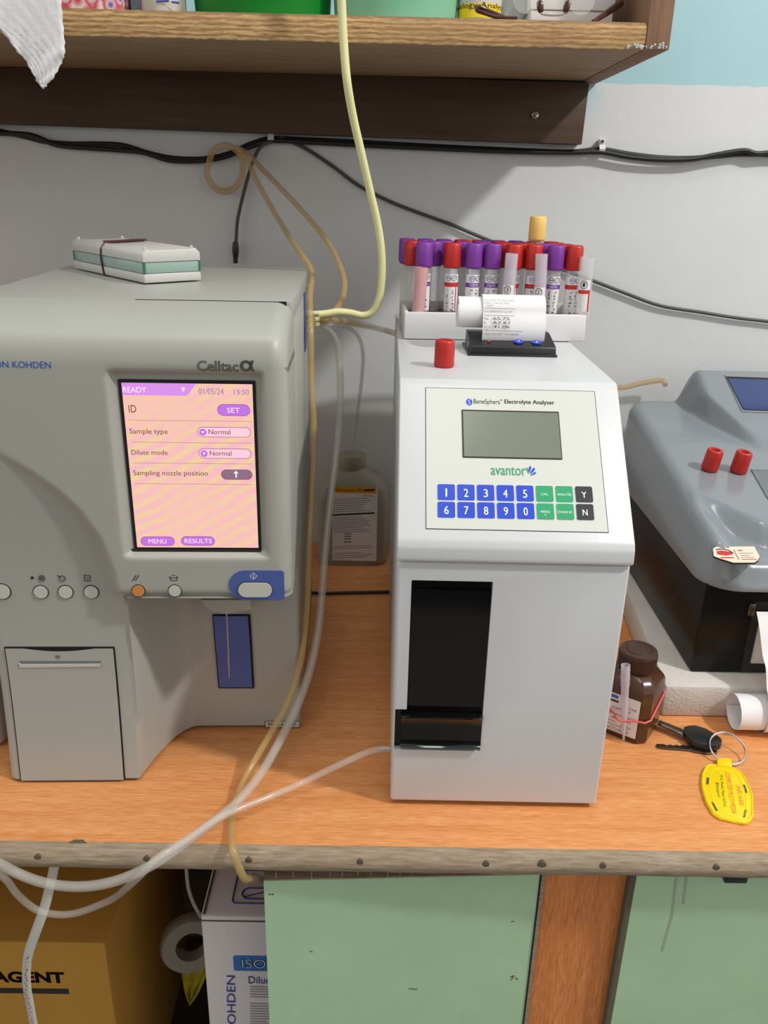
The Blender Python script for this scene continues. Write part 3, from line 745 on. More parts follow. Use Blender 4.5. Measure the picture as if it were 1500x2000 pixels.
cut(body, c)
b = MB(); b.box((xl+.0006, .0052, wb-.001), (wr+.001, .0066, wt_+.001), 'black gloss', M=EM)
b.rrect(ff.shift(-.0052), 806, 1148, 957, 1388, 0, .0022, 'black gloss', r=.03); b.build('sample_door', ea)
b = MB(); (a0, b1), (a1, b0) = ff.uv(783, 1393), ff.uv(938, 1457)
prf = [(-.0042, b0), (-.0018, b0+.001), (-.0010, b0+.006), (-.0010, b1-.010), (-.0024, b1-.003), (-.005, b1)]
b.prism([(y, z) for y, z in prf][::1] + [(.005, b1), (.005, b0)], 'x', a0, a1, 'black gloss', .0006, 2, M=EM); b.build('probe_flap', ea)
# hood
hz0, hz1 = .2236, .3352; hy = .098
b = MB(); b.prism([(-.0022, hz0), (-.0030, hz0+.0015), (-.0022, .2345), (.0002, .2395), (hy-.004, hz1-.0035), (hy+.001, hz1), (ED, hz1), (ED, hz0)], 'x', -.0008, EW+.0012, 'white enamel', .0016, 3, M=EM); b.build('hood', ea, angle=25)
MB().box((.002, .002, .2215), (EW-.002, ED-.004, .2240), 'black seam', M=EM).build('hood_gap', ea)
for u, v in ((.012, .014), (EW-.008, .012), (.012, ED-.02), (EW-.012, ED-.02)): MB().lathe([(.0042, 0), (.0048, .0055)], 'black plastic', n=16, M=Matrix.Translation(EM @ V((u, v, 0)))).build('foot', ea)
# sloping membrane panel
sA = EM @ V((0, .0002, .2395)); sB = EM @ V((0, hy-.004, hz1-.0035)); sl = Frame(sA, eex, sB-sA)
(pu0, pv1), (pu1, pv0) = sl.uv(831, 757), sl.uv(1187, 1041)
pu0 = (pu0+sl.uv(831, 1030)[0])/2; pu1 = (sl.uv(1163, 763)[0]+pu1)/2
b = MB(); b.rrect(sl, pu0, pv0, pu1, pv1, -.001, .00025, 'black ink', r=0, px=False); k = .0005
b.rrect(sl, pu0+k, pv0+k, pu1-k, pv1-k, 0, .0004, 'cream membrane', r=0, px=False)
s2 = sl.shift(.00055)
u, v = s2.uv(916.5, 785); b.plate(s2, [(u+.0025*cos(q*pi/12), v+.0031*sin(q*pi/12)) for q in range(24)], -.0001, 0, 'key blue')
b.poly(s2, [(919, 780), (914, 783), (919, 787), (914, 790)], .0005, .0001, 'cream membrane')
b.text(s2, 'BeneSphera', 925, 779, 977, 792, 0, 'black ink'); b.text(s2, '™', 977, 780, 981, 783, 0, 'black ink')
b.text(s2, 'Electrolyte Analyzer', 985, 780, 1083, 792.5, 0, 'black ink'); b.text(s2.shift(.0001), 'Electrolyte Analyzer', 985.5, 780, 1083.5, 792.5, 0, 'black ink')
b.text(s2, 'avantor', 958, 911, 1027, 929, 0, 'logo green'); b.text(s2.shift(.0001), 'avantor', 958.6, 911, 1027.6, 929, 0, 'logo green')
for (bx, by), (tx, ty), w, m in (((1031.5, 925), (1029, 913), 2.6, 'logo green'), ((1032.5, 925), (1036, 910.5), 3.0, 'key blue'), ((1034.5, 927), (1044, 914), 3.2, 'key blue'), ((1035, 929), (1047, 922.5), 3.0, 'carton print blue')):
    dx, dy = tx-bx, ty-by; l = sqrt(dx*dx+dy*dy); nx, ny = -dy/l, dx/l
    pts = [(bx, by), (bx+dx*.4+nx*w*.6, by+dy*.4+ny*w*.6), (bx+dx*.85+nx*w*.8, by+dy*.85+ny*w*.8), (tx+nx*w*.2, ty+ny*w*.2), (tx-nx*w*.5, ty-ny*w*.5), (bx+dx*.6-nx*w*.7, by+dy*.6-ny*w*.7)]
    b.plate(s2, [s2.uv(*p) for p in pts], 0, .0001, m)
panel = b.build('membrane_panel', ea, flat=True)
b = MB(); b.rrect(sl, 901.5, 801, 1098, 898.5, .0002, .0009, 'black ink', r=0.01); b.rrect(sl, 904, 804, 1096, 896.5, .0008, .0011, 'lcd', r=0); b.build('lcd_display', panel, flat=True)
rows_ = [['1', '2', '3', '4', '5', 'CAL', 'ANALYZE', 'Y'], ['6', '7', '8', '9', '0', 'MENU', 'STAND BY', 'N']]
def kp(col, row, fx, fy):     # corners of the keypad in pixels
    tl, tr, bl, br = (853, 944.5), (1159, 949.5), (853, 1013), (1163.5, 1018.5); s, t = (col+fx)/8, (row+fy)/2
    top = (tl[0]+(tr[0]-tl[0])*s, tl[1]+(tr[1]-tl[1])*s); bot = (bl[0]+(br[0]-bl[0])*s, bl[1]+(br[1]-bl[1])*s)
    return (top[0]+(bot[0]-top[0])*t, top[1]+(bot[1]-top[1])*t)
for r_ in range(2):
    for c_ in range(8):
        t = rows_[r_][c_]; m = 'key blue' if c_ < 5 else 'key green' if c_ < 7 else 'key black'
        x0, y0 = kp(c_, r_, .04, .05); x1, y1 = kp(c_, r_, .93, .95); b = MB()
        b.rrect(sl, x0-.9, y0-.9, x1+.9, y1+.9, .0003, .00055, 'white ink', r=.12); b.rrect(sl, x0, y0, x1, y1, .0003, .0010, m, r=.1)
        cx, cy = (x0+x1)/2, (y0+y1)/2; s3 = sl.shift(.0011)
        if len(t) == 1:
            w, h = (4.4, 8) if t.isdigit() else (5.2, 6)
            if t == '1': w = 1.7
            for q_ in ((0, .5) if t != '1' else (0,)): b.text(s3.shift(q_*.0002), t, cx-w+q_, cy-h, cx+w+q_, cy+h, 0, 'white ink')
        else:
            w = {'CAL': 7, 'ANALYZE': 14, 'MENU': 9, 'STAND BY': 15}[t]; b.text(s3, t, cx-w, cy-2.4, cx+w, cy+2.4, 0, 'white ink')
            if t == 'MENU': b.disc(s3, cx, cy+6, .0005, 0, .0001, 'white ink', n=8)
        k_ = b.build('key', panel, flat=True); k_['label'] = {'key blue': 'blue number key', 'key green': 'green function key', 'key black': 'black yes or no key'}[m]
# outlet port low on the left side
p = AY(764, 1464, .560); b = MB(); b.tube([V((EO.x+.001, .560, p.z)), V((EO.x-.004, .560, p.z)), V((EO.x-.010, .560, p.z-.0003))], .0017, 'steel', n=10, smooth=3); b.build('outlet_port', ea)
ETOP = hz1

# loose red cap standing on the hood
def stopper(name, m, parent=None, r=.0083, h=.0225, M=None, hole=False, label=None, cat='cap', group=None):
    b = MB(); pr = [(r*.86, 0), (r*.96, .0006), (r, .0022), (r*.985, h*.62), (r*.96, h-.0018), (r*.88, h-.0003), (r*.80, h)]
    pr += [(r*.55, h-.0002), (r*.45, h-.002), (r*.42, h-.008)] if hole else [(r*.6, h-.0006)]
    b.lathe(pr, m, n=40, M=M, ribs=.025)
    return b
p = AZ(867, 716, ETOP)
tag(stopper('cap', 'red cap', M=Matrix.Translation(p)).build('tube_stopper', angle=50), 'loose red tube cap standing on the white electrolyte analyzer', 'cap')

# ================================================================== little receipt printer on the hood
q0, q1 = AZ(916, 695, ETOP), AZ(1087, 698, ETOP); px0, px1, py0 = q0.x, q1.x, q0.y
PL = .0545
rp = thing('receipt_printer', 'small black thermal printer with a curling printed slip, on the white analyzer', 'printer', (q0+q1)/2+V((0, .03, 0)))
MB().box((px0-.001, py0, ETOP), (px1+.0005, py0+PL+.004, ETOP+.0022), 'black plastic', .0008).build('flange', rp)
zt0 = AY(1000, 676, py0+.003).z; b = MB()
b.prism([(py0+.0025, ETOP+.002), (py0+.004, zt0-.001), (py0+.006, zt0), (py0+PL*.75, zt0+.0065), (py0+PL, zt0+.006), (py0+PL+.001, ETOP+.002)], 'x', px0+.0015, px1-.0005, 'black plastic', .0009)
pb = b.build('housing', rp)
pf = Frame((px0, py0+.006, zt0), X, V((0, PL*.75-.006, .0065)))
for px, py in ((1013, 669.5), (1048, 671)):
    b = MB(); u, v = pf.uv(px, py); b.plate(pf, [(u+.0046*cos(k*pi/12), v+.0042*sin(k*pi/12)) for k in range(24)], .0004, .0016, 'key blue'); b.line(pf, px-3, py, px+3, py, .0007, .0017, 'white ink'); b.line(pf, px, py-1.5, px, py+1.5, .0007, .0017, 'white ink')
    b.build('feed_button', rp, flat=True)['label'] = 'round blue button'
MB().disc(pf, 955, 668, .0016, .0004, .0012, 'red ink', n=12).build('indicator_light', rp)
MB().box((px0+.0009, py0+.018, ETOP+.003), (px0+.0016, py0+.034, zt0), 'slot grey').build('side_plate', rp)
# the slip: a sheet that rises from the slot, curls back and winds on to the left
yp = py0+.0185; pA, pB = AY(941, 662, yp), AY(1063, 664, yp); pz0 = pA.z-.001
ztop = AY(1000, 579, yp+.004).z
prof = [(0, yp, pz0)]
H = ztop-pz0-.0135
for k in range(1, 11): t = k/10; prof.append((t*H, yp+.0035*t*t-.002*sin(pi*t), pz0+H*t))
s = H; R = .0155; cy, cz_ = yp+.0035+R, pz0+H; lastr = R
for k in range(1, 81):
    a = k/80*pi*4.2; r = R*(1-.05*k/80); s = H+a/pi; prof.append((s, cy-r*cos(a), cz_+r*sin(a)*.92-(.003*min(1, k/30))))
W = pB.x-pA.x
def slip(i, j, off=0.):
    s_, y, z = prof[j]; sh = -.0205*sstep(.75, 1.9, s_-H)-.002*max(0, s_-H)/4
    return V((pA.x+sh+W*i/10+off, y, z))
b = MB(); b.grid(slip, 11, len(prof), 'paper')
gp = Frame((pA.x, yp+.0004, pz0), X, V((0, .0012, H)))
pm = lambda: gp.shift(.0026)
g2 = gp.shift(.0034)
def rtext(t, x0, y0, x1, y1, m='grey ink'): b.text(g2, t, x0, y0, x1, y1, 0, m)
rtext('ELECTROLYTE ANALYZER', 946, 584.5, 1004, 588.5); rtext('DIAG. CAL & TEST', 946, 589.5, 995, 594); rtext('INFO', 950, 595, 963, 599)
b.line(g2, 946, 601.5, 1007, 603.5, .0004, 0, 'grey ink'); rtext('CALIBRATION SLOPE', 946, 606.5, 1001, 611.5); b.line(g2, 946, 615.5, 1006, 617, .0004, 0, 'grey ink')
for y, a_, v_ in ((619.5, 'Na', ':65.75'), (627.5, 'K', ':62.61'), (635.5, 'iCa', ':41.06')):
    rtext(a_, 946, y, 950+4*(len(a_)-1), y+5.5); rtext(v_, 960.5, y-.5, 995, y+5.8, 'black ink')
b.line(g2, 946, 645.5, 1020, 647.5, .0004, 0, 'grey ink'); rtext('Apr-25-24   17:28:40', 946, 651, 1013, 656.5)
b.build('printed_slip', rp, angle=60)['label'] = 'white printed paper slip curling back into a loose roll'

# ================================================================== white foam tube rack with its tubes
ry0 = AZ(795, 663, ETOP+.0006).y+.002; rk0, rk1 = AY(789, 640, ry0), AY(1147, 640, ry0)
RX0, RX1, RDP = rk0.x, rk1.x, .089; RH = AY(960, 613, ry0).z
RA = .03
RM = Matrix.Translation((RX0, ry0, 0)) @ Matrix.Rotation(RA, 4, 'Z'); RW = (RX1-RX0)/cos(RA)
rack = thing('tube_rack', 'white foam tray packed with capped blood tubes, on the white electrolyte analyzer', 'rack', ((RX0+RX1)/2, ry0+RDP/2, ETOP), 0)
zb0 = ETOP+.0006; wl_ = .0048; b = MB()
b.box((0, 0, zb0), (RW, wl_, RH), 'rack white', .0018, M=RM); b.box((0, RDP-wl_, zb0), (RW, RDP, RH), 'rack white', .0018, M=RM)
b.box((0, .001, zb0), (wl_, RDP-.001, RH), 'rack white', .0018, M=RM); b.box((RW-wl_, .001, zb0), (RW, RDP-.001, RH), 'rack white', .0018, M=RM)
b.box((.001, .001, zb0), (RW-.001, RDP-.001, zb0+.005), 'rack white', .0015, M=RM); b.build('tray', rack)
TB = zb0+.0052                        # tubes stand on the tray's floor
cap_top = AY(884, 474, ry0+.024).z
CH = .0235; CR_ = .0084; TR = .0063; TL = cap_top-TB
def make_tube(capm, label, group, long=0.):
    T = thing('blood_tube', label, 'tube', (0, 0, 0), 0, group)
    l = TL+long; M0 = Matrix()
    b = MB(); b.lathe([(.0008, 0), (.004, .0008), (TR*.92, .003), (TR, .006), (TR, l-CH+.006)], 'tube glass', n=24); b.build('glass', T)
    b = MB(); b.lathe([(.001, .0012), (TR*.8, .004), (TR*.86, .007), (TR*.86, .018 if capm != 'yellow cap' else .05)], 'blood' if capm != 'yellow cap' else 'serum amber', n=18); b.build('blood', T)
    stopper('cap', capm, M=Matrix.Translation((0, 0, l-CH)), r=CR_, h=CH).build('cap', T, angle=50)
    return T
def tube_label(T, kind, seed, word, turn=0., tilt_name=False):
    """paper label bent round the tube, with printed band, ring mark and handwriting"""
    rn = random.Random(seed); zt, zb = TL-CH-.0055, .020; R = TR+.00035; b = MB()
    def C(u, v, w=0): a = u/R+turn; return V(((R+w)*sin(a), -(R+w)*cos(a), v))
    hw = R*1.75
    b.grid(lambda i, j: C(-hw+2*hw*i/20, zb+(zt-zb)*j), 21, 2, 'label white')
    pm = 'purple print' if kind == 'p' else 'red ink'
    yb_ = zt-.0078
    b.grid(lambda i, j: C(-hw+2*hw*i/20, yb_-.0042*(1-j), .0001), 21, 2, pm)
    if kind == 'r': b.grid(lambda i, j: C(.0052+.0012*i, zb+(yb_-zb)*j, .0001), 2, 2, pm)
    def put(txt, cu, cv, w, h, m, vert=False):
        vs, fs, a, e, c, d = glyph_mesh(txt); out = []
        for q in vs:
            x = (q.x-a)/(e-a)-.5; y = (q.y-c)/(d-c)-.5
            out.append(C(cu+(y*h if vert else x*w), cv+(-x*w if vert else y*h), .00022))
        b.raw(out, fs, m)
    put('K2EDTA', 0, yb_-.0021, .0085, .0024, 'white ink') if kind == 'p' else None
    def ringm(cu, cv, r, m):
        P_ = [C(cu+r*cos(k*pi/10), cv+r*sin(k*pi/10), .0002) for k in range(20)]; b.tube(P_, .00022, m, n=4, smooth=0, closed=True)
    ringm(-.0022, zt-.0037, .0025, 'navy ink'); b.tube([C(-.0040, zt-.0037, .0002), C(-.0004, zt-.0037, .0002)], .0003, 'navy ink', n=4, smooth=0)
    ringm(.0038, zt-.0036, .0026, 'black ink'); put(str(rn.randint(1, 12)), .0038, zt-.0036, .0014, .0026, 'black ink')
    # two lines of handwriting running down the tube
    for cu, ln in ((.0026, word), (-.0028, ''.join(rn.choice('3057928') for _ in range(8)))):
        v = yb_-.0062; pts = []
        for ch in ln:
            if v < zb+.002: break
            k = rn.randint(3, 5); st = [(cu+rn.uniform(-.0017, .0017), v-rn.uniform(0, .0024)) for _ in range(k)]
            b.tube([C(*q, .00025) for q in st], .00021, 'black ink', n=4, smooth=2); v -= .0032
    b.build('label', T)
def rp_(px, Yl):      # point in the rack from a pixel column and a depth inside it
    y = ry0+Yl; return AY(px, 500, y+RA*.08).x, y
rowY = [.0243, .0415, .0585, .0755]
row1 = [(828, 'p', 'purple-capped tube at the left end of the front row in the white rack'), (884, 'r', 'bright red-capped tube, second from left in the front row of the rack'), (925, 'p', 'purple-capped tube, third from left in the front row, half behind the paper roll'), (963, 'p', 'purple-capped tube, fourth from left in the front row, above the paper roll'),
        (1004, 'r', 'red-capped tube behind the left of the two frosted open tubes'), (1043, 'r', 'red-capped tube in the front row directly below the yellow cap'), (1084, 'p', 'purple-capped tube, second from right in the front row of the rack'), (1122, 'r', 'red-capped tube at the right end of the front row in the rack')]
words_ = ['HAHEAK', 'SABITAKO', 'PREMLAL', 'OMKARNA', 'MANISHA', 'RAKESHA', 'LAKSHMI', 'VARSHAB']
rnt = random.Random(21)
def place(T, px, Yl, dz=0, jig=True):
    x, y = rp_(px, Yl); T.location = (x, y, TB+dz)
    T.rotation_euler = (rnt.uniform(-.006, .006), rnt.uniform(-.008, .008), rnt.uniform(-.3, .3) if jig else 0)
PT = make_tube('purple cap', row1[0][2], 'capped blood tubes in the rack'); RT = make_tube('red cap', row1[1][2], 'capped blood tubes in the rack')
used = {'p': False, 'r': False}; front = []
protos = {'p': PT, 'r': RT}
bare = {'p': dup(PT), 'r': dup(RT)}          # unlabelled copies for the rows behind
for i, (px, k, lab) in enumerate(row1):
    T = protos[k] if not used[k] else dup(bare[k]); used[k] = True
    T['label'] = lab; place(T, px, rowY[0]); front.append(T)
for i, T in enumerate(front):
    T.rotation_euler.z = 0; loc, rot = T.location.copy(), T.rotation_euler.copy()
    T.location = (0, 0, 0); T.rotation_euler = (0, 0, 0); tube_label(T, row1[i][1], 100+i, words_[i], rnt.uniform(-.25, .25)); T.location = loc; T.rotation_euler = rot
back = [('r', 806, 1), ('p', 848, 1), ('p', 905, 1), ('p', 943, 1), ('r', 984, 1), ('r', 1023, 1), ('p', 1064, 1), ('r', 1102, 1),
        ('p', 797, 2), ('p', 833, 2), ('p', 868, 2), ('r', 905, 2), ('p', 941, 2), ('r', 977, 2), ('p', 1013, 2), ('r', 1085, 2),
        ('p', 794, 3), ('p', 829, 3), ('p', 864, 3), ('r', 899, 3), ('r', 934, 3), ('p', 969, 3), ('p', 1004, 3), ('r', 1039, 3), ('r', 1074, 3)]
first = {'p': True, 'r': True}
for k, px, r_ in back:
    T = bare[k] if first[k] else dup(bare[k]); first[k] = False
    T['label'] = ('purple' if k == 'p' else 'red')+'-capped tube packed in the rows behind the front row of the rack'
    T['group'] = ('purple' if k == 'p' else 'red')+'-capped tubes behind the front row'
    place(T, px, rowY[r_], jig=True)
YT = make_tube('yellow cap', 'yellow-capped tube rising above all the other tubes in the rack', 'capped blood tubes in the rack', long=AY(1045, 422, ry0+.0585).z-cap_top)
place(YT, 1046, rowY[2])
# open plastic tubes standing along the front of the tray
def open_tube(name, lab, px0, py0_, px1, py1_, Yl, r, m, sticker=None, fill=None, group='open plastic sample tubes'):
    y = ry0+Yl; B = AY(px1, py1_, y); Tp = AY(px0, py0_, y); d = (Tp-B).normalized()
    B = B + d*((TB+.0005-B.z)/d.z); l = (Tp-B).length
    T = thing(name, lab, 'tube', B, 0, group); q = Z.rotation_difference(d); M = Matrix.Translation(B) @ q.to_matrix().to_4x4()
    b = MB(); b.lathe([(.001, 0), (r*.7, .001), (r*.93, .005), (r, .02), (r, l), (r*.84, l), (r*.84, .02), (r*.7, .005), (.0005, .002)], m, n=24, M=M, caps=False); b.build('wall', T, angle=50)
    if fill:
        b = MB(); b.lathe([(.001, .0025), (r*.68, .005), (r*.8, .02), (r*.8, l*fill[1])], fill[0], n=18, M=M); b.build('sample', T)
    if sticker:
        b = MB(); R = r+.0002
        def C(u, v, w=0): a = u/R; return M @ V(((R+w)*sin(a), -(R+w)*cos(a), v))
        z1 = l*sticker[0]; z0 = z1-.030
        b.grid(lambda i, j: C(-.008+.012*i/12, z0+(z1-z0)*j), 13, 2, 'label white'); b.grid(lambda i, j: C(-.008+.0126*i/12, z1-.0095-.0035*(1-j), .0001), 13, 2, 'red ink'); b.grid(lambda i, j: C(.0025+.0018*i, z0+(z1-.0095-z0)*j, .0001), 2, 2, 'red ink')
        P_ = [C(-.0025+.0032*cos(k*pi/10), z1-.0045+.0036*sin(k*pi/10), .0002) for k in range(20)]; b.tube(P_, .00025, 'black ink', n=4, smooth=0, closed=True)
        vs, fs, a, e, c, d_ = glyph_mesh(sticker[1]); b.raw([C(-.0025+((v.x-a)/(e-a)-.5)*.0022, z1-.0045+((v.y-c)/(d_-c)-.5)*.0036, .0002) for v in vs], fs, 'black ink')
        b.build('label', T)
    return T
open_tube('sample_tube', 'open frosted tube in front of the red caps, left of the pair', 1000, 495, 990, 612, .0112, .0062, 'tube plastic', (.62, '3'))
open_tube('sample_tube', 'open frosted tube in front of the red caps, marked 2, right of the pair', 1058, 496, 1053, 612, .0112, .0060, 'tube plastic', (.60, '2'))
open_tube('sample_tube', 'pink-tinged tube leaning under the leftmost front purple cap', 824, 522, 816, 616, .0112, .0062, 'tube pink')
open_tube('sample_tube', 'open clear tube with amber serum at the right end of the rack', 1147, 502, 1137, 612, .013, .0072, 'tube glass', (.72, '1'), ('serum amber', .17))
# ================================================================== grey chemistry analyzer at the right, on a foam slab
SY = -.10
SM = Matrix.Translation((.2815, .6765, 0)) @ Matrix.Rotation(SY, 4, 'Z')
b = MB(); b.box((0, 0, 0), (.36, .36, .0345), 'styrofoam', .003, 2, M=SM @ Matrix.Rotation(.10, 4, 'Z') if False else Matrix.Translation((.2815, .6765, 0)) @ Matrix(((1, .09, 0, 0), (0, 1, 0, 0), (0, 0, 1, 0), (0, 0, 0, 1))))
tag(b.build('foam_slab'), 'white foam slab lying under the grey chemistry analyzer', 'foam slab')
ga = thing('chemistry_analyzer', 'grey chemistry analyzer with blue display and black base, at the right', 'analyzer', (.47, .86, .0346))
GX0, GX1, GYF, GYB, GZ = .3085, .70, .6885, 1.035, .1310
def gh(x, y):     # height of the shell's upper surface
    plate_ = .2005+(y-.84)*.165
    # front step: the plateau ends on a line running from the left ridge to the right
    yt = .785-(x-.33)*1.15 if x < .372 else .7367-(x-.372)*.25
    yb = yt+.004 if x < .322 else yt-.019
    low = .1555+(y-.69)*.16
    k = sstep(yt-.024, yt+.003, y)
    k = 1-(1-k)*sstep(.314, .352, x)
    z = low+(plate_-low)*k
    # display hump at the back
    yh = .955-(x-.392)*1.9 if x < .430 else .883-(x-.430)*.45
    kk = sstep(-.003, .023, y-yh)*sstep(.374, .396, x)
    hump = .218+(y-.90)*.46
    hump = min(hump, .2705)
    return z+(max(hump, z)-z)*kk
def outline(k, n, ins=0.):
    xa, xb, ya, yb = GX0+ins, GX1-ins, GYF+ins, GYB-ins; r = max(.002, .036-ins)
    segs = [((xa+r, ya), (xb-r, ya)), ((xb, ya+r), (xb, yb-r)), ((xb-r, yb), (xa+r, yb)), ((xa, yb-r), (xa, ya+r))]
    cs_ = [((xb-r, ya+r), -pi/2), ((xb-r, yb-r), 0), ((xa+r, yb-r), pi/2), ((xa+r, ya+r), pi)]
    q = n//8; out = []
    for (s_, (c_, a0)) in zip(segs, cs_):
        for i in range(q): t = i/q; out.append((s_[0][0]+(s_[1][0]-s_[0][0])*t, s_[0][1]+(s_[1][1]-s_[0][1])*t))
        for i in range(q): a = a0+pi/2*i/q; out.append((c_[0]+r*cos(a), c_[1]+r*sin(a)))
    return out
NR = 640; FR = .014
rings = []
def base_z(x, y): return GZ
o0 = outline(0, NR)
rings.append([V((x, y, GZ)) for x, y in o0])
rings.append([V((x, y, GZ+.003)) for x, y in outline(0, NR, -.0012)])
for t in (.4, 1.): rings.append([V((x, y, GZ+.003+(gh(min(max(x, GX0+.012), GX1), max(y, GYF+.012))-FR-GZ-.003)*t)) for x, y in outline(0, NR, .004*t)])
for a in (20, 40, 60, 80):
    a = radians(a); ins = .004+FR*(1-cos(a)); rings.append([V((x, y, gh(min(max(x, GX0+.012), GX1), max(y, GYF+.012))-FR*(1-sin(a)))) for x, y in outline(0, NR, ins)])
base = outline(0, NR, .004+FR); cx0, cx1, cyc = GX0+.11, GX1-.11, (GYF+GYB)/2
for i in range(1, 121):
    t = i/120; rg = []
    for x, y in base:
        tx = min(max(x, cx0), cx1); xx = x+(tx-x)*t; yy = y+(cyc-y)*t; rg.append(V((xx, yy, gh(xx, yy))))
    rings.append(rg)
NN = len(rings[0]); b = MB()
b.grid(lambda i, j: rings[j][i], NN, len(rings), 'shell grey', closed_u=True)
inner = [V((x, y, GZ)) for x, y in outline(0, NR, .02)]
b.grid(lambda i, j: (rings[0][i], inner[i])[j], NN, 2, 'shell grey', closed_u=True)
bmesh.ops.remove_doubles(b.bm, verts=b.bm.verts[:], dist=.00001)
b.build('shell', ga, angle=60)
b = MB(); b.prism([(.3135, .7015), (.66, .7015), (.66, 1.0), (.3165, 1.0)], 'z', .0346, GZ+.002, 'base black', .003)
gb = b.build('base', ga)
# display sunk in the sloping hump
def onshell(px, py, z0):
    p = AZ(px, py, z0)
    for _ in range(12): p = AZ(px, py, (gh(p.x, p.y)+p.z)/2)
    return p
tl, tr, bl = onshell(1418, 737, .262), onshell(1490, 741, .262), onshell(1450, 800, .236)
dfr = Frame(tl, X, V((0, tl.y-bl.y, tl.z-bl.z))); D2 = dfr.shift(.0004); b = MB()
b.px_plate(D2, [(1415, 732.5), (1560, 738), (1560, 808.5), (1450.5, 804.5), (1447, 801)], -.004, .0006, 'shell grey')
b.px_plate(D2, [(1417, 736), (1560, 741), (1560, 806), (1453, 802), (1449, 799)], .0004, .0008, 'black ink')
b.px_plate(D2, [(1421, 740.5), (1560, 745), (1560, 805), (1454.5, 800.5), (1451, 798)], .0008, .0010, 'display blue'); b.build('display', ga, flat=True)
# cuvette slot on the plateau
pfz = lambda px, py: AZ(px, py, .196)
q = [pfz(1466, 926), pfz(1545, 928), pfz(1545, 995), pfz(1500, 962)]
b = MB(); b.raw([V((p.x, p.y, gh(p.x, p.y)+.0006)) for p in q], [(0, 1, 2, 3)], 'slot grey')
b.tube([V((p.x, p.y, gh(p.x, p.y)+.0008)) for p in (q[1], q[0], q[3], q[2])], .0006, 'shell grey', n=6, smooth=0); b.build('cuvette_hatch', ga, flat=True)
# sticker near the front lip
so = AZ(1440, 1085, .1655); stf = Frame((so.x, so.y, gh(so.x, so.y)+.0008), X, V((0, 1, (gh(so.x, so.y+.006)-gh(so.x, so.y-.006))/.012)))
b = MB(); out = [(1392, 1073), (1398, 1068.5), (1473, 1068), (1484, 1088), (1480, 1095), (1473, 1099.5), (1432, 1099.5), (1408, 1092), (1394, 1087)]
b.px_plate(stf, [(x+(x-1440)*.02, y+(y-1083)*.05) for x, y in out], -.0012, .0002, 'black ink'); b.px_plate(stf, out, .0002, .0005, 'sticker cream')
s5 = stf.shift(.0006)
b.px_plate(s5, [(1399, 1077), (1408, 1075), (1428, 1078), (1431, 1083), (1418, 1085), (1402, 1083)], 0, .0001, 'red ink'); b.poly(s5, [(1398, 1074), (1408, 1072), (1424, 1075), (1432, 1081)], .0012, .0002, 'black ink')
b.line(s5, 1408, 1089, 1433, 1089, .0018, 0, 'red ink'); b.poly(s5, [(1433, 1073), (1436, 1080), (1440, 1087), (1443, 1093)], .0008, 0, 'red ink')
b.line(s5, 1441, 1075, 1450, 1075, .0016, 0, 'red ink'); b.line(s5, 1443, 1080.5, 1471, 1080.5, .0009, 0, 'grey ink'); b.line(s5, 1446, 1085, 1465, 1085, .0009, 0, 'grey ink')
b.line(s5, 1447, 1089, 1474, 1089, .0007, 0, 'red ink'); b.line(s5, 1449, 1092.5, 1479, 1092.5, .001, 0, 'red ink')
b.build('sticker', ga, flat=True)
# printer bay in the black base with its paper
p0 = AY(1462, 1180, .701); p1 = AY(1450, 1308, .701)
b = MB(); b.box((p1.x-.002, .7005, p1.z-.002), (p1.x+.10, .7025, p0.z+.003), 'black plastic', .001)
b.box((p0.x+.0003, .6998, p0.z-.012), (p0.x+.008, .7012, p0.z+.001), 'dark steel', .0015); b.build('printer_bay', gb)
b = MB(); b.lathe([(.022, 0), (.022, .057), (.006, .057)], 'old paper', n=40, M=Matrix.Translation((p1.x+.006, .6995, (p0.z+p1.z)/2-.006)) @ Matrix.Rotation(pi/2, 4, 'Y') @ Matrix.Scale(.12, 4, (0, 1, 0))); b.build('paper_roll', gb)
xs0 = AY(1481, 1200, .69).x; xs1 = AY(1489, 1400, .652).x; xe = AY(1436, 1395, .655).x; zs_ = AY(1481, 1197, .692).z
R = .0185; cy, cz2 = AZ(1470, 1439, 0).y+.012, R+.0006
pr = [(.6945, zs_, 0), (.688, zs_-.006, 0), (.680, zs_-.016, 0), (.670, zs_-.033, 0), (.661, .066, 0), (.654, .048, 0), (cy-R-.0006, .034, 0)]
for k in range(42):
    a = radians(176+k*13); r_ = R*(1-.0035*k); pr.append((cy+r_*cos(a), cz2+r_*sin(a), sstep(225, 345, 176+k*13)))
pp = catmull([V((y, z, d)) for y, z, d in pr], 3); Np = len(pp); b = MB()
def strip(i, j):
    y, z, d = pp[j]; x = xs0+(xs1-xs0)*sstep(zs_, .03, z) if d == 0 and j < 22 else xs1
    return V((x+(xe-xs1)*max(0, d)+.056*i/6, y, max(.0006, z)))
b.grid(strip, 7, Np, 'paper')
for k, j in enumerate(range(8, 30, 5)):
    a = strip(1, j); b.box((a.x, a.y-.0022, a.z-.0006), (a.x+.006, a.y-.0016, a.z+.0006), 'grey ink')
b.build('paper_strip', gb, angle=70)['label'] = 'white paper strip hanging out and curling on the worktop'
for px, py, lab in ((1385, 917, 'red tube cap on the grey analyzer, left of the pair'), (1441, 921, 'red tube cap on the grey analyzer, right of the pair')):
    p = AZ(px, py, .199)
    for _ in range(5): p = AZ(px, py, gh(p.x, p.y)+.0002)
    tag(stopper('cap', 'red cap', M=Matrix.Translation(p) @ Matrix.Rotation(.12, 4, 'X') @ Matrix.Rotation(.10, 4, 'Y'), r=.0086, h=.0235, hole=True).build('tube_stopper', angle=50), lab, 'cap', 'red caps on the grey analyzer')

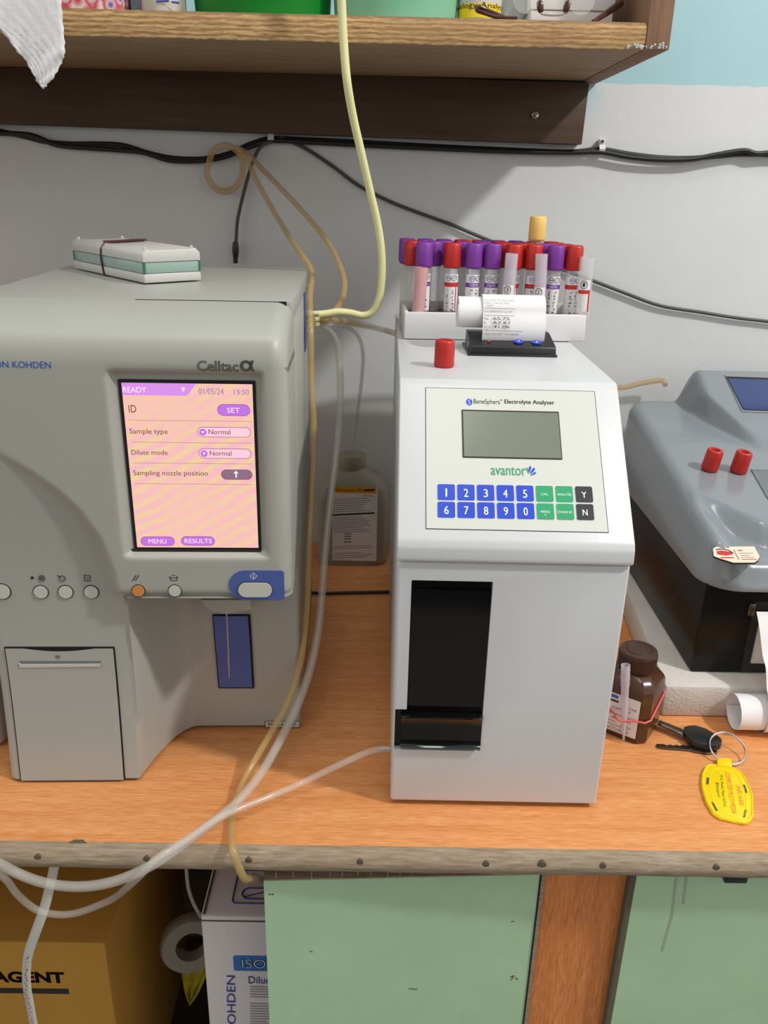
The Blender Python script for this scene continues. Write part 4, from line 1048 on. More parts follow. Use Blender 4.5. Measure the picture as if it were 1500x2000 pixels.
# ================================================================== brown reagent bottle with a strapped-on pipette tube
fcn = AZ(1256, 1461, 0); ba = radians(54.5); bxx = V((cos(ba), sin(ba), 0)); byy = V((-sin(ba), cos(ba), 0)); BS, BH = .0475, .066
BM = Matrix(((bxx.x, byy.x, 0, fcn.x), (bxx.y, byy.y, 0, fcn.y), (0, 0, 1, 0), (0, 0, 0, 1)))
bc = BM @ V((BS/2, BS/2, 0)); bo = thing('reagent_bottle', 'square brown reagent bottle with brown screw cap, beside the white analyzer', 'bottle', bc)
ch = .007
def sq(s_, c_): h = s_/2; return [(-h+c_, -h), (h-c_, -h), (h, -h+c_), (h, h-c_), (h-c_, h), (-h+c_, h), (-h, h-c_), (-h, -h+c_)]
def dens(poly, n=6):
    out = []
    for (a, b_), (c, d) in zip(poly, poly[1:]+poly[:1]):
        for k in range(n): out.append((a+(c-a)*k/n, b_+(d-b_)*k/n))
    return out
CAPR = .0170; prof = [(BS-.004, ch-.001, 0, 0), (BS-.001, ch, .0015, 0), (BS, ch, .004, 0), (BS, ch, BH-.014, 0), (BS-.001, ch, BH-.010, 0), (BS-.006, ch, BH-.005, .15), (BS-.014, ch-.001, BH-.0015, .5), (.032, .0065, BH, 1), (.0315, .006, BH+.003, 1)]
rings = []
for s_, c_, z, rd in prof:
    rg = []
    for x, y in dens(sq(s_, c_)):
        r0 = sqrt(x*x+y*y); rr_ = min(CAPR-.0015, s_/2) if rd == 1 else r0; k = rd
        rg.append(BM @ V((BS/2+x*(1-k)+x/r0*rr_*k, BS/2+y*(1-k)+y/r0*rr_*k, z)))
    rings.append(rg)
b = MB(); b.grid(lambda i, j: rings[j][i], len(rings[0]), len(rings), 'brown bottle', closed_u=True); b.raw(rings[0], [tuple(range(len(rings[0])))], 'brown bottle'); b.build('bottle_body', bo, angle=35)
CT = Matrix.Translation((bc.x, bc.y, BH)); b = MB()
b.lathe([(CAPR*.97, .0012), (CAPR, .002), (CAPR, .0165), (CAPR*.965, .0185), (CAPR*.72, .0190), (CAPR*.69, .0182), (CAPR*.64, .0182), (CAPR*.61, .0190), (CAPR*.5, .0190), (CAPR*.48, .0185), (.0005, .0185)], 'brown cap', n=72, M=CT, ribs=.0)
for k in range(60): a = 2*pi*k/60; b.box((CAPR-.0003, -.0004, .003), (CAPR+.0004, .0004, .0155), 'brown cap', M=CT @ Matrix.Rotation(a, 4, 'Z'))
b.build('screw_cap', bo)
lf = Frame(fcn, -byy, Z)      # the face turned to the left
lf = Frame(BM @ V((-.00025, 0, 0)), -byy, Z)
b = MB(); u0, v0 = lf.uv(1246, 1446); b.rrect(lf, -BS+.0035, v0, -.0082, .0465, 0, .0002, 'label white', r=0.02, px=False)
L0 = -BS+.0035; LW = BS-.0035-.0082; LH = .0465-v0; l2 = lf.shift(.0003)
def lt(t, a, c, w, h, m): b.text_uv(l2, t, L0+LW*a, v0+LH*c, L0+LW*(a+w), v0+LH*(c+h), 0, m)
lt('GLUCOSE', .52, .70, .40, .055, 'black ink'); lt('Calibrator', .30, .61, .50, .06, 'black ink'); lt('ACCUREX', .18, .04, .62, .075, 'navy ink')
b.rrect(l2, L0+LW*.1, v0+LH*.88, L0+LW*.42, v0+LH*.96, 0, .0001, 'carton print blue', r=.2, px=False); b.rrect(l2, L0+LW*.2, v0+LH*.78, L0+LW*.45, v0+LH*.83, 0, .0001, 'black ink', r=.5, px=False)
rn = random.Random(4)
for a, c, w in ((.12, .46, .75), (.3, .37, .12), (.3, .34, .12), (.62, .36, .2), (.16, .26, .3), (.56, .22, .3), (.2, .17, .6)): b.rrect(l2, L0+LW*a, v0+LH*c, L0+LW*(a+w), v0+LH*(c+.014), 0, .0001, 'grey ink', r=0, px=False)
b.build('label', bo, flat=True)
# tube strapped to the label side
tb_ = AY(1222, 1300, (lf.at(-.022, 0).y)-.004); tf = lf.shift(.0042)
ta, tb2 = tf.uv(1222, 1299), tf.uv(1218, 1447); A_, B_ = tf.at(*ta), tf.at(*tb2); d = (A_-B_); l = d.length; M = Matrix.Translation(B_) @ Z.rotation_difference(d.normalized()).to_matrix().to_4x4()
pt = thing('pipette_tube', 'small clear tapered tube strapped upright to the brown bottle', 'tube', B_)
b = MB(); b.lathe([(.0006, 0), (.0010, .0005), (.0014, l*.12), (.0034, l*.42), (.0036, l*.72), (.0041, l*.74), (.0041, l), (.0034, l), (.0034, l*.74), (.0030, l*.45), (.0008, l*.12)], 'tube plastic', n=24, M=M, caps=False); b.build('tube_wall', pt, angle=50)
b = MB()
for k in (.82, .88, .94): b.lathe([(.0042, l*k), (.0044, l*k+.0004), (.0042, l*k+.0008)], 'tube frosted', n=24, M=M, caps=False)
b.build('collar', pt)
zr = .0265; o_ = .0009; b = MB()
band = [BM @ V(p) for p in [(-.0012, BS*.9, zr+.006), (-.0022, BS*.75, zr+.003), (-.0040, BS*.62, zr+.0005), (-.0086, BS*.54, zr), (-.0088, BS*.44, zr-.001), (-.004, BS*.34, zr-.001), (-o_, ch+.004, zr-.001), (ch*.3-.001, ch*.5-.001, zr-.001), (ch, -o_, zr), (BS*.5, -o_, zr+.006), (BS-ch, -o_, zr+.012), (BS+o_*.2, ch*.4, zr+.013), (BS+o_, ch, zr+.013), (BS+o_, BS-ch, zr+.013), (BS-ch, BS+o_, zr+.012), (ch, BS+o_, zr+.010), (-o_, BS-ch, zr+.008)]]
b.tube(band, .0010, 'pink rubber', n=8, smooth=0, closed=True); tag(b.build('rubber_band', angle=80), 'pinkish red rubber band holding a clear tube to the brown bottle', 'rubber band')

# ================================================================== keys, ring and yellow tag
ks = thing('key_ring', 'steel split ring lying on the worktop, joining two keys and a yellow tag', 'key ring', AZ(1418, 1470, 0))
rc = AZ(1421, 1462, .0085); b = MB(); RR = .0158; tx_ = radians(24)
for off in (0, .0011):
    P_ = [rc+V((RR*cos(a), RR*sin(a)*cos(tx_), RR*sin(a)*sin(tx_)+off-.0004)) for a in [2*pi*k/48 for k in range(48)]]
    b.tube(P_, .0007, 'steel', n=8, smooth=0, closed=True)
b.build('ring', ks, angle=80)
def flat_key(pts, z0, z1, m, b): b.prism([(AZ(x, y, z0).x, AZ(x, y, z0).y) for x, y in pts], 'z', z0, z1, m, .0003, 1)
k1 = thing('key', 'vehicle key with black plastic head, blade pointing at the brown bottle', 'key', AZ(1345, 1440, 0))
b = MB(); flat_key([(1287, 1409), (1333, 1427), (1336, 1434), (1334, 1440), (1284, 1417)], .0052, .0072, 'dark steel', b); flat_key([(1292, 1414.5), (1334, 1432), (1333, 1435), (1291, 1417.5)], .0071, .0078, 'steel', b); b.build('blade', k1)
b = MB(); hp = [(1334, 1428), (1343, 1425), (1357, 1424.5), (1375, 1430), (1395, 1441), (1406, 1449), (1409, 1456), (1406, 1462), (1397, 1464.5), (1375, 1463), (1352, 1457), (1340, 1447), (1334, 1438)]
b.prism([(AZ(x, y, .004).x, AZ(x, y, .004).y) for x, y in hp], 'z', .0026, .0092, 'black plastic', .0012, 2); b.build('head', k1)['label'] = 'black plastic key head'
k2 = thing('key', 'plain dark metal key lying flat below the black-headed key', 'key', AZ(1340, 1465, 0))
b = MB(); bl2 = [(1281, 1456), (1290, 1456)]+[(1290+6*i, 1456.2+(.0 if i % 2 else 2.2)+.2*i) for i in range(1, 8)]+[(1345, 1459.5), (1399, 1467), (1399, 1472.5), (1345, 1468), (1300, 1464.5), (1283, 1462)]
flat_key(bl2, .0002, .0022, 'dark steel', b); b.build('blade', k2)
b = MB(); flat_key([(1345, 1459), (1365, 1459), (1399, 1466), (1400, 1473), (1380, 1475), (1352, 1470)], .0003, .0024, 'dark steel', b); b.build('bow', k2)
tg = thing('key_tag', 'bright yellow plastic key tag with red lettering, near the right worktop edge', 'tag', AZ(1425, 1550, 0))
ol = [(1400, 1492), (1432, 1498), (1447, 1504), (1456, 1518), (1466, 1538), (1472, 1555), (1472, 1590), (1470, 1598), (1463, 1605), (1455, 1607), (1432, 1603.5), (1406, 1597), (1392, 1588), (1379, 1566), (1371, 1540), (1369.5, 1525), (1371, 1509), (1377, 1496), (1383, 1491.5)]
tz = .0030
def tagpoly(pts): return [(AZ(x, y, tz).x, AZ(x, y, tz).y) for x, y in pts]
b = MB(); b.prism(tagpoly(ol), 'z', .0002, .0030, 'yellow tag', .0008, 2)
cx_, cy_ = 1422, 1548
rimp = [V((*p, .0031)) for p in tagpoly([(cx_+(x-cx_)*.95, cy_+(y-cy_)*.95) for x, y in ol])]; b.tube(rimp, .0007, 'yellow tag', n=6, smooth=0, closed=True)
rimp = [V((*p, .0030)) for p in tagpoly([(cx_+(x-cx_)*.70, cy_+(y-cy_)*.82) for x, y in ol])]; b.tube(rimp, .0004, 'yellow tag', n=6, smooth=0, closed=True)
b.build('tag_plate', tg, angle=40)
b = MB(); b.prism(tagpoly([(1399, 1481), (1428, 1484), (1429.5, 1500), (1401, 1497)]), 'z', .0004, .0048, 'yellow tag', .001, 2); b.build('strap_loop', tg)
tf = Frame((0, 0, .0031), X, Y); b = MB()
b.text_dir(tf, 'SHRI HARI', (1436.5, 1533), (1443.5, 1572), .0042, 0, 'orange print'); b.text_dir(tf, 'COMPUTER MULTI-MEDIA', (1415.5, 1508), (1429, 1588), .0042, 0, 'orange print')
b.text_dir(tf, 'M.G. Road, Near H.P.O.', (1405, 1513), (1412, 1576), .0028, 0, 'black ink'); b.text_dir(tf, 'Bilaspur', (1396, 1527.5), (1400, 1557), .0032, 0, 'black ink'); b.build('lettering', tg, flat=True)
b = MB()
for pts in ([(1380, 1519), (1385, 1519), (1384, 1532), (1379, 1532)], [(1450, 1533), (1455, 1533), (1460, 1548), (1456, 1549)], [(1389, 1566), (1393, 1568), (1402, 1583), (1398, 1584)], [(1455, 1581), (1459, 1582), (1455, 1596), (1451, 1596)]): b.px_plate(tf, pts, 0, .0002, 'grime')
b.build('slot', tg, flat=True)

# ================================================================== white solvent bottle in the gap
hb = thing('diluent_bottle', 'translucent white plastic bottle with a yellow-topped label, standing in the gap between analyzers', 'bottle', (-.0307, 1.033, 0))
bz = AY(690, 917, 1.03).z
b = MB(); bm0 = [(.043, .0), (.046, .002), (.0465, .006), (.0465, bz-.040), (.044, bz-.022), (.034, bz-.008), (.020, bz-.001), (.0165, bz+.004)]
def hbr(i, j):
    r, z = bm0[j]; a = 2*pi*i/48; k = max(0, min(1, (r-.017)/.028)); ca_, sa_ = cos(a), sin(a); e = .45*k+1*(1-k)
    x = r*math.copysign(abs(ca_)**e, ca_); y = r*(.62*k+1-k)*math.copysign(abs(sa_)**e, sa_); return V((-.0307+x, 1.033+y, z))
b.grid(hbr, 48, len(bm0), 'hdpe', closed_u=True); b.raw([hbr(i, 0) for i in range(48)], [tuple(range(48))], 'hdpe'); b.build('bottle_body', hb, angle=50)
b = MB(); b.lathe([(.0172, bz+.001), (.0176, bz+.002), (.0176, bz+.018), (.0165, bz+.0205), (.004, bz+.021)], 'hdpe cap', n=48, M=Matrix.Translation((-.0325, 1.033, 0)), ribs=.02); b.build('screw_cap', hb)
hf = Frame((-.0307, 1.033-.0465*.62-.0008, 0), X, Z); b = MB()
b.rrect(hf, 649, 950, 735, 1096, -.001, .0002, 'label white', r=.02); h2 = hf.shift(.0003); b.rrect(h2, 650, 949.5, 735, 964, 0, .0001, 'label yellow', r=0)
b.text(h2.shift(.0002), 'Hemolynac·3N', 652, 953, 708, 962.5, 0, 'black ink'); b.line(h2.shift(.0002), 710, 958, 732, 957, .0025, 0, 'black ink'); b.text(h2, '500 mL', 708, 966, 730, 970.5, 0, 'red ink')
b.line(h2, 649, 1006, 732, 1002, .0022, 0, 'black ink'); rn = random.Random(9)
for y in list(range(974, 1000, 4))+list(range(1010, 1040, 4))+[1066, 1070, 1080, 1084, 1088]: b.line(h2, 651, y+2, 651+rn.randint(55, 80), y-1, .0007, 0, 'grey ink')
for y in (1042, 1047, 1052, 1058): b.line(h2, 672, y+1, 686, y, .0016, 0, 'grey ink')
b.build('label', hb, flat=True)
# ================================================================== tubing
def clear_of(p, r):
    sidex = -.3057+.2415*.9994-(p.y-.575)*.035+r+.0008          # right-hand flank of the blood analyzer
    if .64 < p.y < .92 and 0 < p.z < .396 and p.x < sidex and p.x > -.12 and r < .0035: p.x = sidex
    if .4870-r < p.y < 1.08 and -.008 < p.z < r+.0008 and p.x < .3: p.z = r+.0008
    elif .4880-r < p.y < .56 and -.030 < p.z <= -.008 and p.x < .3 and r > .0030: p.y = .4880-r
    return p
def hose(name, lab, pts, r, m, group=None, parts=None, n=12):
    P_ = [clear_of(p, r) for p in path(pts)]
    o = MB().tube(P_, r, m, n=n, smooth=8).build(name, angle=80); tag(o, lab, 'tubing', group); return o
hose('yellow_tube', 'pale yellow tube hanging in front of the shelf and bending to the blood analyzer', [(650, -560, .79), (655, -300, .785), (662, -80, .79), (667, 0, .795), (671, 80, .797), (678, 160, .80), (690, 230, .81), (706, 300, .82), (722, 370, .83), (738, 440, .84), (746, 500, .845), (745, 555, .848), (738, 590, .85), (726, 610, .852), (708, 616, .853), (684, 611, .853), (660, 609, .85), (640, 612, .848), (620, 614, .846)], .0037, 'tube yellow')
yc = 1.064
hose('amber_tube', 'amber tube coiled round the black wall cable and dropping down beside the blood analyzer', [(410, 314, yc), (404, 335, yc), (410, 355, yc), (424, 370, yc), (442, 374, yc), (460, 366, yc), (472, 345, yc), (474, 320, yc-.006), (466, 298, yc-.010), (448, 285, yc-.012), (430, 286, yc-.012), (415, 297, yc-.008), (409, 314, yc)], .0037, 'tube amber')
hose('amber_tube', 'longest amber tube, running from the wall cable past the analyzer over the worktop edge', [(462, 288, yc-.022), (478, 303, yc-.03), (500, 350, 1.02), (530, 405, .99), (560, 455, .95), (585, 492, .91), (598, 530, .885), (604, 580, .845), (607, 640, .805), (608, 720, .795), (611, 790, .785), (613, 840, .78), (612, 900, .77), (608, 980, .75), (604, 1060, .72), (601, 1150, .69), (596, 1230, .665), (585, 1300, .64), (562, 1370, .615), (530, 1430, .595), (495, 1490, .575), (470, 1540, .553), (456, 1590, .532), (452, 1630, .505), (455, 1660, .4855), (464, 1688, .483), (480, 1705, .490), (497, 1713, .504), (508, 1718, .524), (530, 1722, .545)], .0031, 'tube amber')
hose('amber_tube', 'amber tube arching from the wall cable down to the fittings beside the blood analyzer', [(464, 290, yc-.001), (484, 300, yc-.006), (510, 328, 1.045), (560, 380, 1.0), (610, 435, .96), (645, 480, .93), (668, 530, .90), (673, 562, .885), (665, 592, .87), (648, 612, .855), (638, 622, .85), (629, 625, .85)], .0031, 'tube amber')
hose('amber_tube', 'amber tube running behind the white analyzer to the back of the grey analyzer', [(618, 634, .852), (640, 626, .86), (668, 627, .88), (705, 634, .91), (740, 642, .97), (768, 650, 1.0), (860, 680, 1.025), (1000, 722, 1.04), (1130, 758, 1.062), (1212, 757, 1.06), (1250, 749, 1.06), (1288, 743, 1.058), (1297, 746, 1.055), (1299, 752, 1.05)], .0034, 'tube amber')
hose('grey_tube', 'thin grey tube dropping into the cap of the white plastic bottle', [(634, 634, .885), (660, 635, .90), (684, 642, .92), (702, 662, .96), (709, 695, .99), (706, 745, 1.01), (698, 810, 1.025), (691, 870, 1.033), (690, 886, 1.033)], .0024, 'tube frosted')
hose('frosted_tube', 'thick frosted tube falling from the fittings and looping under the worktop edge', [(622, 632, .857), (638, 640, .86), (654, 662, .865), (662, 700, .87), (665, 760, .865), (662, 830, .85), (655, 900, .825), (645, 980, .79), (635, 1080, .745), (628, 1170, .705), (620, 1240, .675), (605, 1310, .645), (580, 1380, .615), (545, 1450, .585), (510, 1510, .553), (470, 1560, .527), (440, 1587, .5165), (420, 1602, .508), (370, 1640, .497), (310, 1682, .478), (240, 1716, .470), (170, 1731, .470), (100, 1727, .474), (40, 1708, .480), (-20, 1675, .476), (-65, 1640, .470), (-140, 1600, .462), (-300, 1560, .455), (-480, 1540, .45)], .0038, 'tube frosted')
hose('clear_tube', 'thin clear tube from the white analyzer port, crossing the worktop and dropping over its edge', [(762, 1463, .560), (745, 1463, .560), (715, 1470, .557), (660, 1495, .553), (600, 1524, .548), (540, 1550, .530), (470, 1578, .512), (440, 1591, .5035), (420, 1602, .4965), (370, 1636, .478), (310, 1674, .459), (275, 1708, .4535), (250, 1732, .458), (225, 1752, .476), (200, 1765, .484), (150, 1783, .486), (110, 1786, .486), (70, 1776, .487), (35, 1748, .484), (10, 1716, .482), (-20, 1700, .482), (-60, 1698, .482), (-150, 1705, .482), (-320, 1720, .482), (-480, 1740, .482)], .0028, 'tube clear')
tt = thing('marked_tube', 'flattened white tube printed with small brown marks, hanging in the open bay', 'tubing', AY(60, 1850, .50))
tp = path([(108, 1680, .515), (100, 1720, .507), (86, 1775, .50), (68, 1825, .497), (54, 1870, .495), (52, 1920, .494), (60, 1970, .493), (72, 2040, .492), (80, 2120, .492), (70, 2300, .50), (95, 2500, .52)])
MB().tube(tp, .0044, 'tube white', n=12, flat=.35).build('tube_wall', tt, angle=80)
b = MB(); tpf = catmull(tp, 8); rn = random.Random(2)
for k in range(30, 60):
    p = tpf[k]; d = (tpf[k+1]-tpf[k]).normalized(); s_ = d.cross(Y).normalized()
    for q in range(2): c0 = p-Y*.0021+s_*rn.uniform(-.0012, .0012)+d*rn.uniform(0, .004); b.tube([c0, c0+s_*rn.uniform(-.0012, .0012)+d*rn.uniform(.0004, .0012)], .00025, 'maroon rubber', n=4, smooth=0)
b.build('printing', tt)
tag(MB().tube([V((-.110, .926, .0032)), V((-.07, .918, .0030)), V((-.03, .921, .0030)), V((.02, .925, .0030)), V((.06, .93, .0024))], .0020, 'cable black').build('floor_cable', angle=80), 'black cable lying on the worktop between the two white analyzers', 'cable').name = 'power_lead'

# ================================================================== cartons under the worktop
def carton(name, lab, x0, x1, y0, y1, z0, z1, m):
    t = thing(name, lab, 'carton', ((x0+x1)/2, (y0+y1)/2, z0)); MB().box((x0, y0, z0), (x1, y1, z1), m, .003, 2).build('box', t); return t
yz = AY(100, 1841, .60).z
yx = AY(213, 1900, .60).x
yt_ = carton('reagent_carton', 'large yellow-brown reagent carton standing in the open bay', yx-.30, yx, .60, .88, yz-.34, yz, 'yellow carton')
yf = Frame((yx, .5998, 0), X, Z); b = MB(); b.text(yf, 'REAGENT', -60, 1897, 127, 1919, .0003, 'black ink'); b.text(yf, 'REAGENT', -61, 1896, 128, 1920, .0003, 'black ink', outline=.035); b.rrect(yf, -120, 1928, 135, 1941, 0, .0003, 'black ink', r=0); b.build('printing', yt_, flat=True)
b = MB(); b.box((yx-.30, .73, yz), (yx, .75, yz+.0006), 'grime'); b.build('flap_seam', yt_)
wz = AY(450, 1790, .56).z; wx_ = AY(400, 1900, .56).x
w_ = carton('diluent_carton', 'white diluent carton with blue printing, half hidden behind the ajar green door', wx_, wx_+.24, .56, .82, wz-.30, wz, 'white carton')
wf = Frame((wx_, .5598, 0), X, Z); b = MB()
b.rrect(wf, 455, 1866, 640, 1898, 0, .0003, 'carton print blue', r=.12); w2 = wf.shift(.0005); b.text(w2, 'ISOTONAC', 471, 1873, 640, 1894, 0, 'white ink'); b.text(w2, 'ISOTONAC', 471, 1873, 640, 1894, 0, 'white ink', outline=.02); b.text(w2, 'Diluent', 485, 1907, 545, 1922, 0, 'navy ink')
rn = random.Random(8)
for y in list(range(1927, 1948, 5))+list(range(1960, 2010, 5)): b.line(w2, 488, y, 520+rn.randint(0, 40), y+1, .0008, 0, 'grey ink')
b.text_dir(w2, 'NIHON KOHDEN', (462, 2110), (459, 1906), .0082, 0, 'navy ink'); b.build('printing', w_, flat=True)
wtf = Frame((wx_, .56, wz+.0002), X, Y); b = MB(); u0, v0 = wtf.uv(466, 1764); b.ring(wtf, 466, 1700, 560, 1766, .0012, .0004, 0, 'navy ink', r=.1); b.ring(wtf, 475, 1735, 560, 1757, .0012, .0004, 0, 'navy ink', r=.5)
b.line(wtf, 478, 1752, 540, 1737, .0012, .0004, 'navy ink'); b.build('lid_printing', w_, flat=True)
b = MB(); b.box((wx_+.001, .5596, wz-.006), (wx_+.239, .5600, wz-.0045), 'grime'); b.box((wx_+.002, .562, wz), (wx_+.004, .81, wz+.0008), 'grime'); b.build('fold_line', w_)
# a roll and a yellow cloth hanging at the carton's corner
rc = AY(372, 1835, .68); b = MB(); M = Matrix.Translation(rc+V((-.002, .006, -.004))) @ Matrix.Rotation(radians(78), 4, 'X') @ Matrix.Rotation(.3, 4, 'Y')
b.lathe([(.017, 0), (.031, 0), (.033, .003), (.033, .014), (.031, .017), (.017, .017), (.017, 0)], 'dull roll', n=40, M=M, caps=False); 
tag(b.build('tape_roll', angle=40), 'whitish roll wedged against the left side of the white carton', 'roll')
b = MB(); pts = [(348, 1860), (412, 1856), (420, 1900), (404, 1925), (386, 1935), (372, 1958), (362, 1930), (352, 1895)]
def yc_(i, j):
    t = j/12; l = AY(346+10*t+15*t*t, 1858+100*t, .690); r_ = AY(416-10*t-33*t*t, 1856+102*t, .680); p = l+(r_-l)*(i/10); return p+V((0, .004*sin(i*1.3+j*.4), 0))
b.grid(yc_, 11, 13, 'yellow cloth'); o = b.build('duster', angle=70); md = o.modifiers.new('s', 'SOLIDIFY'); md.thickness = .001
tag(o, 'crumpled yellow cloth hanging below the whitish roll by the white carton', 'cloth')
hose('drip_tube', 'thin pale tube hanging in the dark gap left of the white carton', [(362, 1670, .56), (364, 1700, .56), (368, 1735, .565), (378, 1765, .57), (392, 1790, .578)], .0016, 'tube frosted')

# ================================================================== things on the shelf
YS = .86; ST = ZT
def sx(px, y=YS): return AY(px, 8, y).x
b = MB(); b.box((sx(60), YS-.005, ST), (sx(238), YS+.13, ST+.10), 'patterned wrap', .003); tag(b.build('patterned_box'), 'red and blue patterned box at the left end of the shelf', 'box')
b = MB(); b.box((sx(242), YS+.02, ST), (sx(292, YS+.02), YS+.12, ST+.12), 'slate box', .002); tag(b.build('slate_box'), 'plain blue-grey box behind the white tub on the shelf', 'box')
cxp = (sx(272)+sx(358))/2; cr = (sx(358)-sx(272))/2; t = thing('white_jar', 'white plastic jar with small blue lettering on the shelf', 'jar', (cxp, YS+cr*.5, ST))
MB().lathe([(cr*.92, 0), (cr, .002), (cr, .07), (cr*.7, .08), (cr*.65, .095)], 'ceramic white', n=40, M=Matrix.Translation((cxp, YS+cr*.55, ST))).build('jar_body', t, angle=40)
b = MB(); jf = Frame((cxp, YS+cr*.55-cr-.0012, 0), X, Z)
b.line(jf, 305, 3, 330, 2, .0016, 0, 'navy ink'); b.line(jf, 335, 4, 350, 6, .0016, 0, 'navy ink'); b.build('printing', t, flat=True)
def tub(name, lab, x0, x1, m, yy):
    a, c_ = sx(x0, yy), sx(x1, yy); r = (c_-a)/2; cx = (a+c_)/2; t = thing(name, lab, 'tub', (cx, yy+r*.8, ST)); dy = .72
    M = Matrix.Translation((cx, yy+r*dy*1.0, ST)) @ Matrix.Diagonal((1, dy, 1, 1))
    MB().lathe([(r*.90, 0), (r*.93, .002), (r*1.02, .09), (r*1.06, .094), (r*1.06, .1), (r*.98, .1), (r*.9, .006), (r*.2, .004)], m, n=72, M=M, caps=True).build('tub_wall', t, angle=50); return t
tub('plastic_tub', 'dark green plastic tub in the middle of the shelf', 352, 648, 'green tub', .842)
tub('plastic_tub', 'pale translucent green plastic tub on the shelf behind the yellow tube', 640, 908, 'pale green tub', .838)
a, c_ = sx(898), sx(985); r = (c_-a)/2; t = thing('labelled_bottle', 'white bottle with a yellow-banded label on the shelf', 'bottle', ((a+c_)/2, YS+r, ST))
MB().lathe([(r*.95, 0), (r, .002), (r, .09), (r*.5, .11), (r*.45, .125)], 'ceramic white', n=48, M=Matrix.Translation(((a+c_)/2, YS+r, ST))).build('bottle_body', t, angle=40)
b = MB(); lz0, lz1 = AY(940, 34, YS).z, AY(940, 6, YS).z; cxl = (a+c_)/2
def bl_(u, z, w=.0003): an = u/r; return V((cxl+(r+w)*sin(an), YS+r-(r+w)*cos(an), z))
b.grid(lambda i, j: bl_(-r*1.2+2.4*r*i/30, lz0+(lz1-lz0)*j), 31, 2, 'yellow tag')
vs, fs, a_, e_, c0, d_ = glyph_mesh('Hematology Analyzer'); wv = .082; b.raw([bl_(-.050+(v.x-a_)/(e_-a_)*wv, lz0+.0065+(v.y-c0)/(d_-c0)*.0055, .0006) for v in vs if True], fs, 'black ink')
b.build('label', t, angle=60)
# crumpled plastic bag
rn = random.Random(17); b = MB(); bx0, bx1 = sx(978), sx(1034)
def bag(i, j):
    a = 2*pi*i/24; z = .10*j/14; r = (bx1-bx0)/2*(1+.14*sin(3*a+j*.7)+.1*sin(5*a-j*1.1))*(1-.3*(j/14)**2); return V(((bx0+bx1)/2+r*cos(a), YS+.035+r*.9*sin(a), ST+.0008+z))
b.grid(bag, 24, 15, 'bag film', closed_u=True); b.raw([bag(i, 0) for i in range(24)], [tuple(range(24))], 'bag film'); tag(b.build('plastic_bag', angle=80), 'crumpled clear plastic bag beside the white box on the shelf', 'bag')
t = thing('white_box', 'white cardboard box with lid behind the spectacles on the shelf', 'box', ((sx(1036)+sx(1205))/2, .93, ST))
lzb = AY(1120, 20, .868).z; MB().box((sx(1036, .868)+.001, .869, ST), (sx(1200, .868), .98, lzb-.0003), 'white carton', .001).build('box_base', t); MB().box((sx(1036, .868), .868, lzb), (sx(1202, .868), .982, lzb+.03), 'label white', .001).build('lid', t)
# spectacles
gy = .836; g = thing('spectacles', 'rimless spectacles with dark brown temples lying at the right end of the shelf', 'spectacles', (AY(1080, 40, gy).x, gy, ST))
def G(px, py, y=gy): p = AY(px, py, y); p.z = max(p.z, ST+.0014); return p
b = MB(); b.tube([G(1056, 26), G(1064, 28.5), G(1080, 30), G(1095, 29), G(1103, 25)], .0009, 'steel', n=8); b.build('bridge', g)
for px, d in ((1055, -1), (1107, 1)):
    b = MB(); b.tube([G(px-d*2, 27), G(px+d*1, 22), G(px+d*1, 14)], .0006, 'steel', n=6); p = G(px, 13); b.lathe([(.0004, -.0055), (.0024, -.004), (.0030, 0), (.0024, .004), (.0004, .0055)], 'tortoiseshell', n=16, M=Matrix.Translation(p) @ Matrix.Rotation(d*.25, 4, 'Y') @ Matrix.Diagonal((1, .45, 1, 1))); b.build('nose_pad', g, angle=60)
for x0, x1 in ((1000, 1052), (1108, 1160)):
    b = MB(); c0 = (G(x0, 20)+G(x1, 20))/2; rx = (G(x1, 20)-G(x0, 20)).x/2; c0.z = ST+.018
    b.lathe([(rx*.98, 0), (rx, .0005), (rx*.98, .0012)], 'clear lens', n=40, M=Matrix.Translation(c0) @ Matrix.Rotation(pi/2, 4, 'X') @ Matrix.Diagonal((1, .98, 1, 1))); b.build('lens', g)
b = MB(); b.tube([G(1158, 44, .832), G(1172, 34, .838), G(1190, 22, .85), G(1212, 6, .865)], lambda t: .0018+.0016*t, 'tortoiseshell', n=10); b.build('temple', g, angle=70)
b = MB(); b.tube([G(1010, 36, .834), G(975, 34, .834), G(945, 25, .832), G(932, 20, .832), (G(936, 13, .832)), G(952, 20, .834), G(985, 34, .836)], .0018, 'tortoiseshell', n=10); b.build('temple', g, angle=70)

# white cloth hanging over the shelf's front edge
ed = [(-.0, 0)]
R_ = [(118, -60), (120, 0), (124, 55), (127, 98), (122, 118), (109, 145), (94, 163), (85, 173)]
L_ = [(-60, -60), (-50, 0), (-20, 40), (5, 62), (30, 96), (52, 120), (65, 146), (84, 173)]
Rc = catmull([V((x, y, 0)) for x, y in R_], 5); Lc = catmull([V((x, y, 0)) for x, y in L_], 5); b = MB(); NJ = len(Rc)
def cl(i, j):
    t = i/16; p = Lc[j]+(Rc[j]-Lc[j])*t; s_ = (1-j/(NJ-1))
    jag = 1.2*sin(j*2.3+i) if i in (0, 16) else 0
    return AY(p.x+jag, p.y, .797+.004*sin(t*4+j*.09)*s_+.0010*sin(i*.9+j*.61)*min(1, s_*3)+.0005*sin(i*2.3-j*1.1))
b.grid(cl, 17, NJ, 'lab cloth')
top = [cl(i, 0) for i in range(17)]
flap = [[cl(i, 0) for i in range(2, 12)]]; flap.append([p+V((0, .022, .004)) for p in flap[0]]); flap.append([V((p.x, .848, ST+.0012)) for p in flap[0]])
b.grid(lambda i, j: flap[j][i], 10, 3, 'lab cloth')
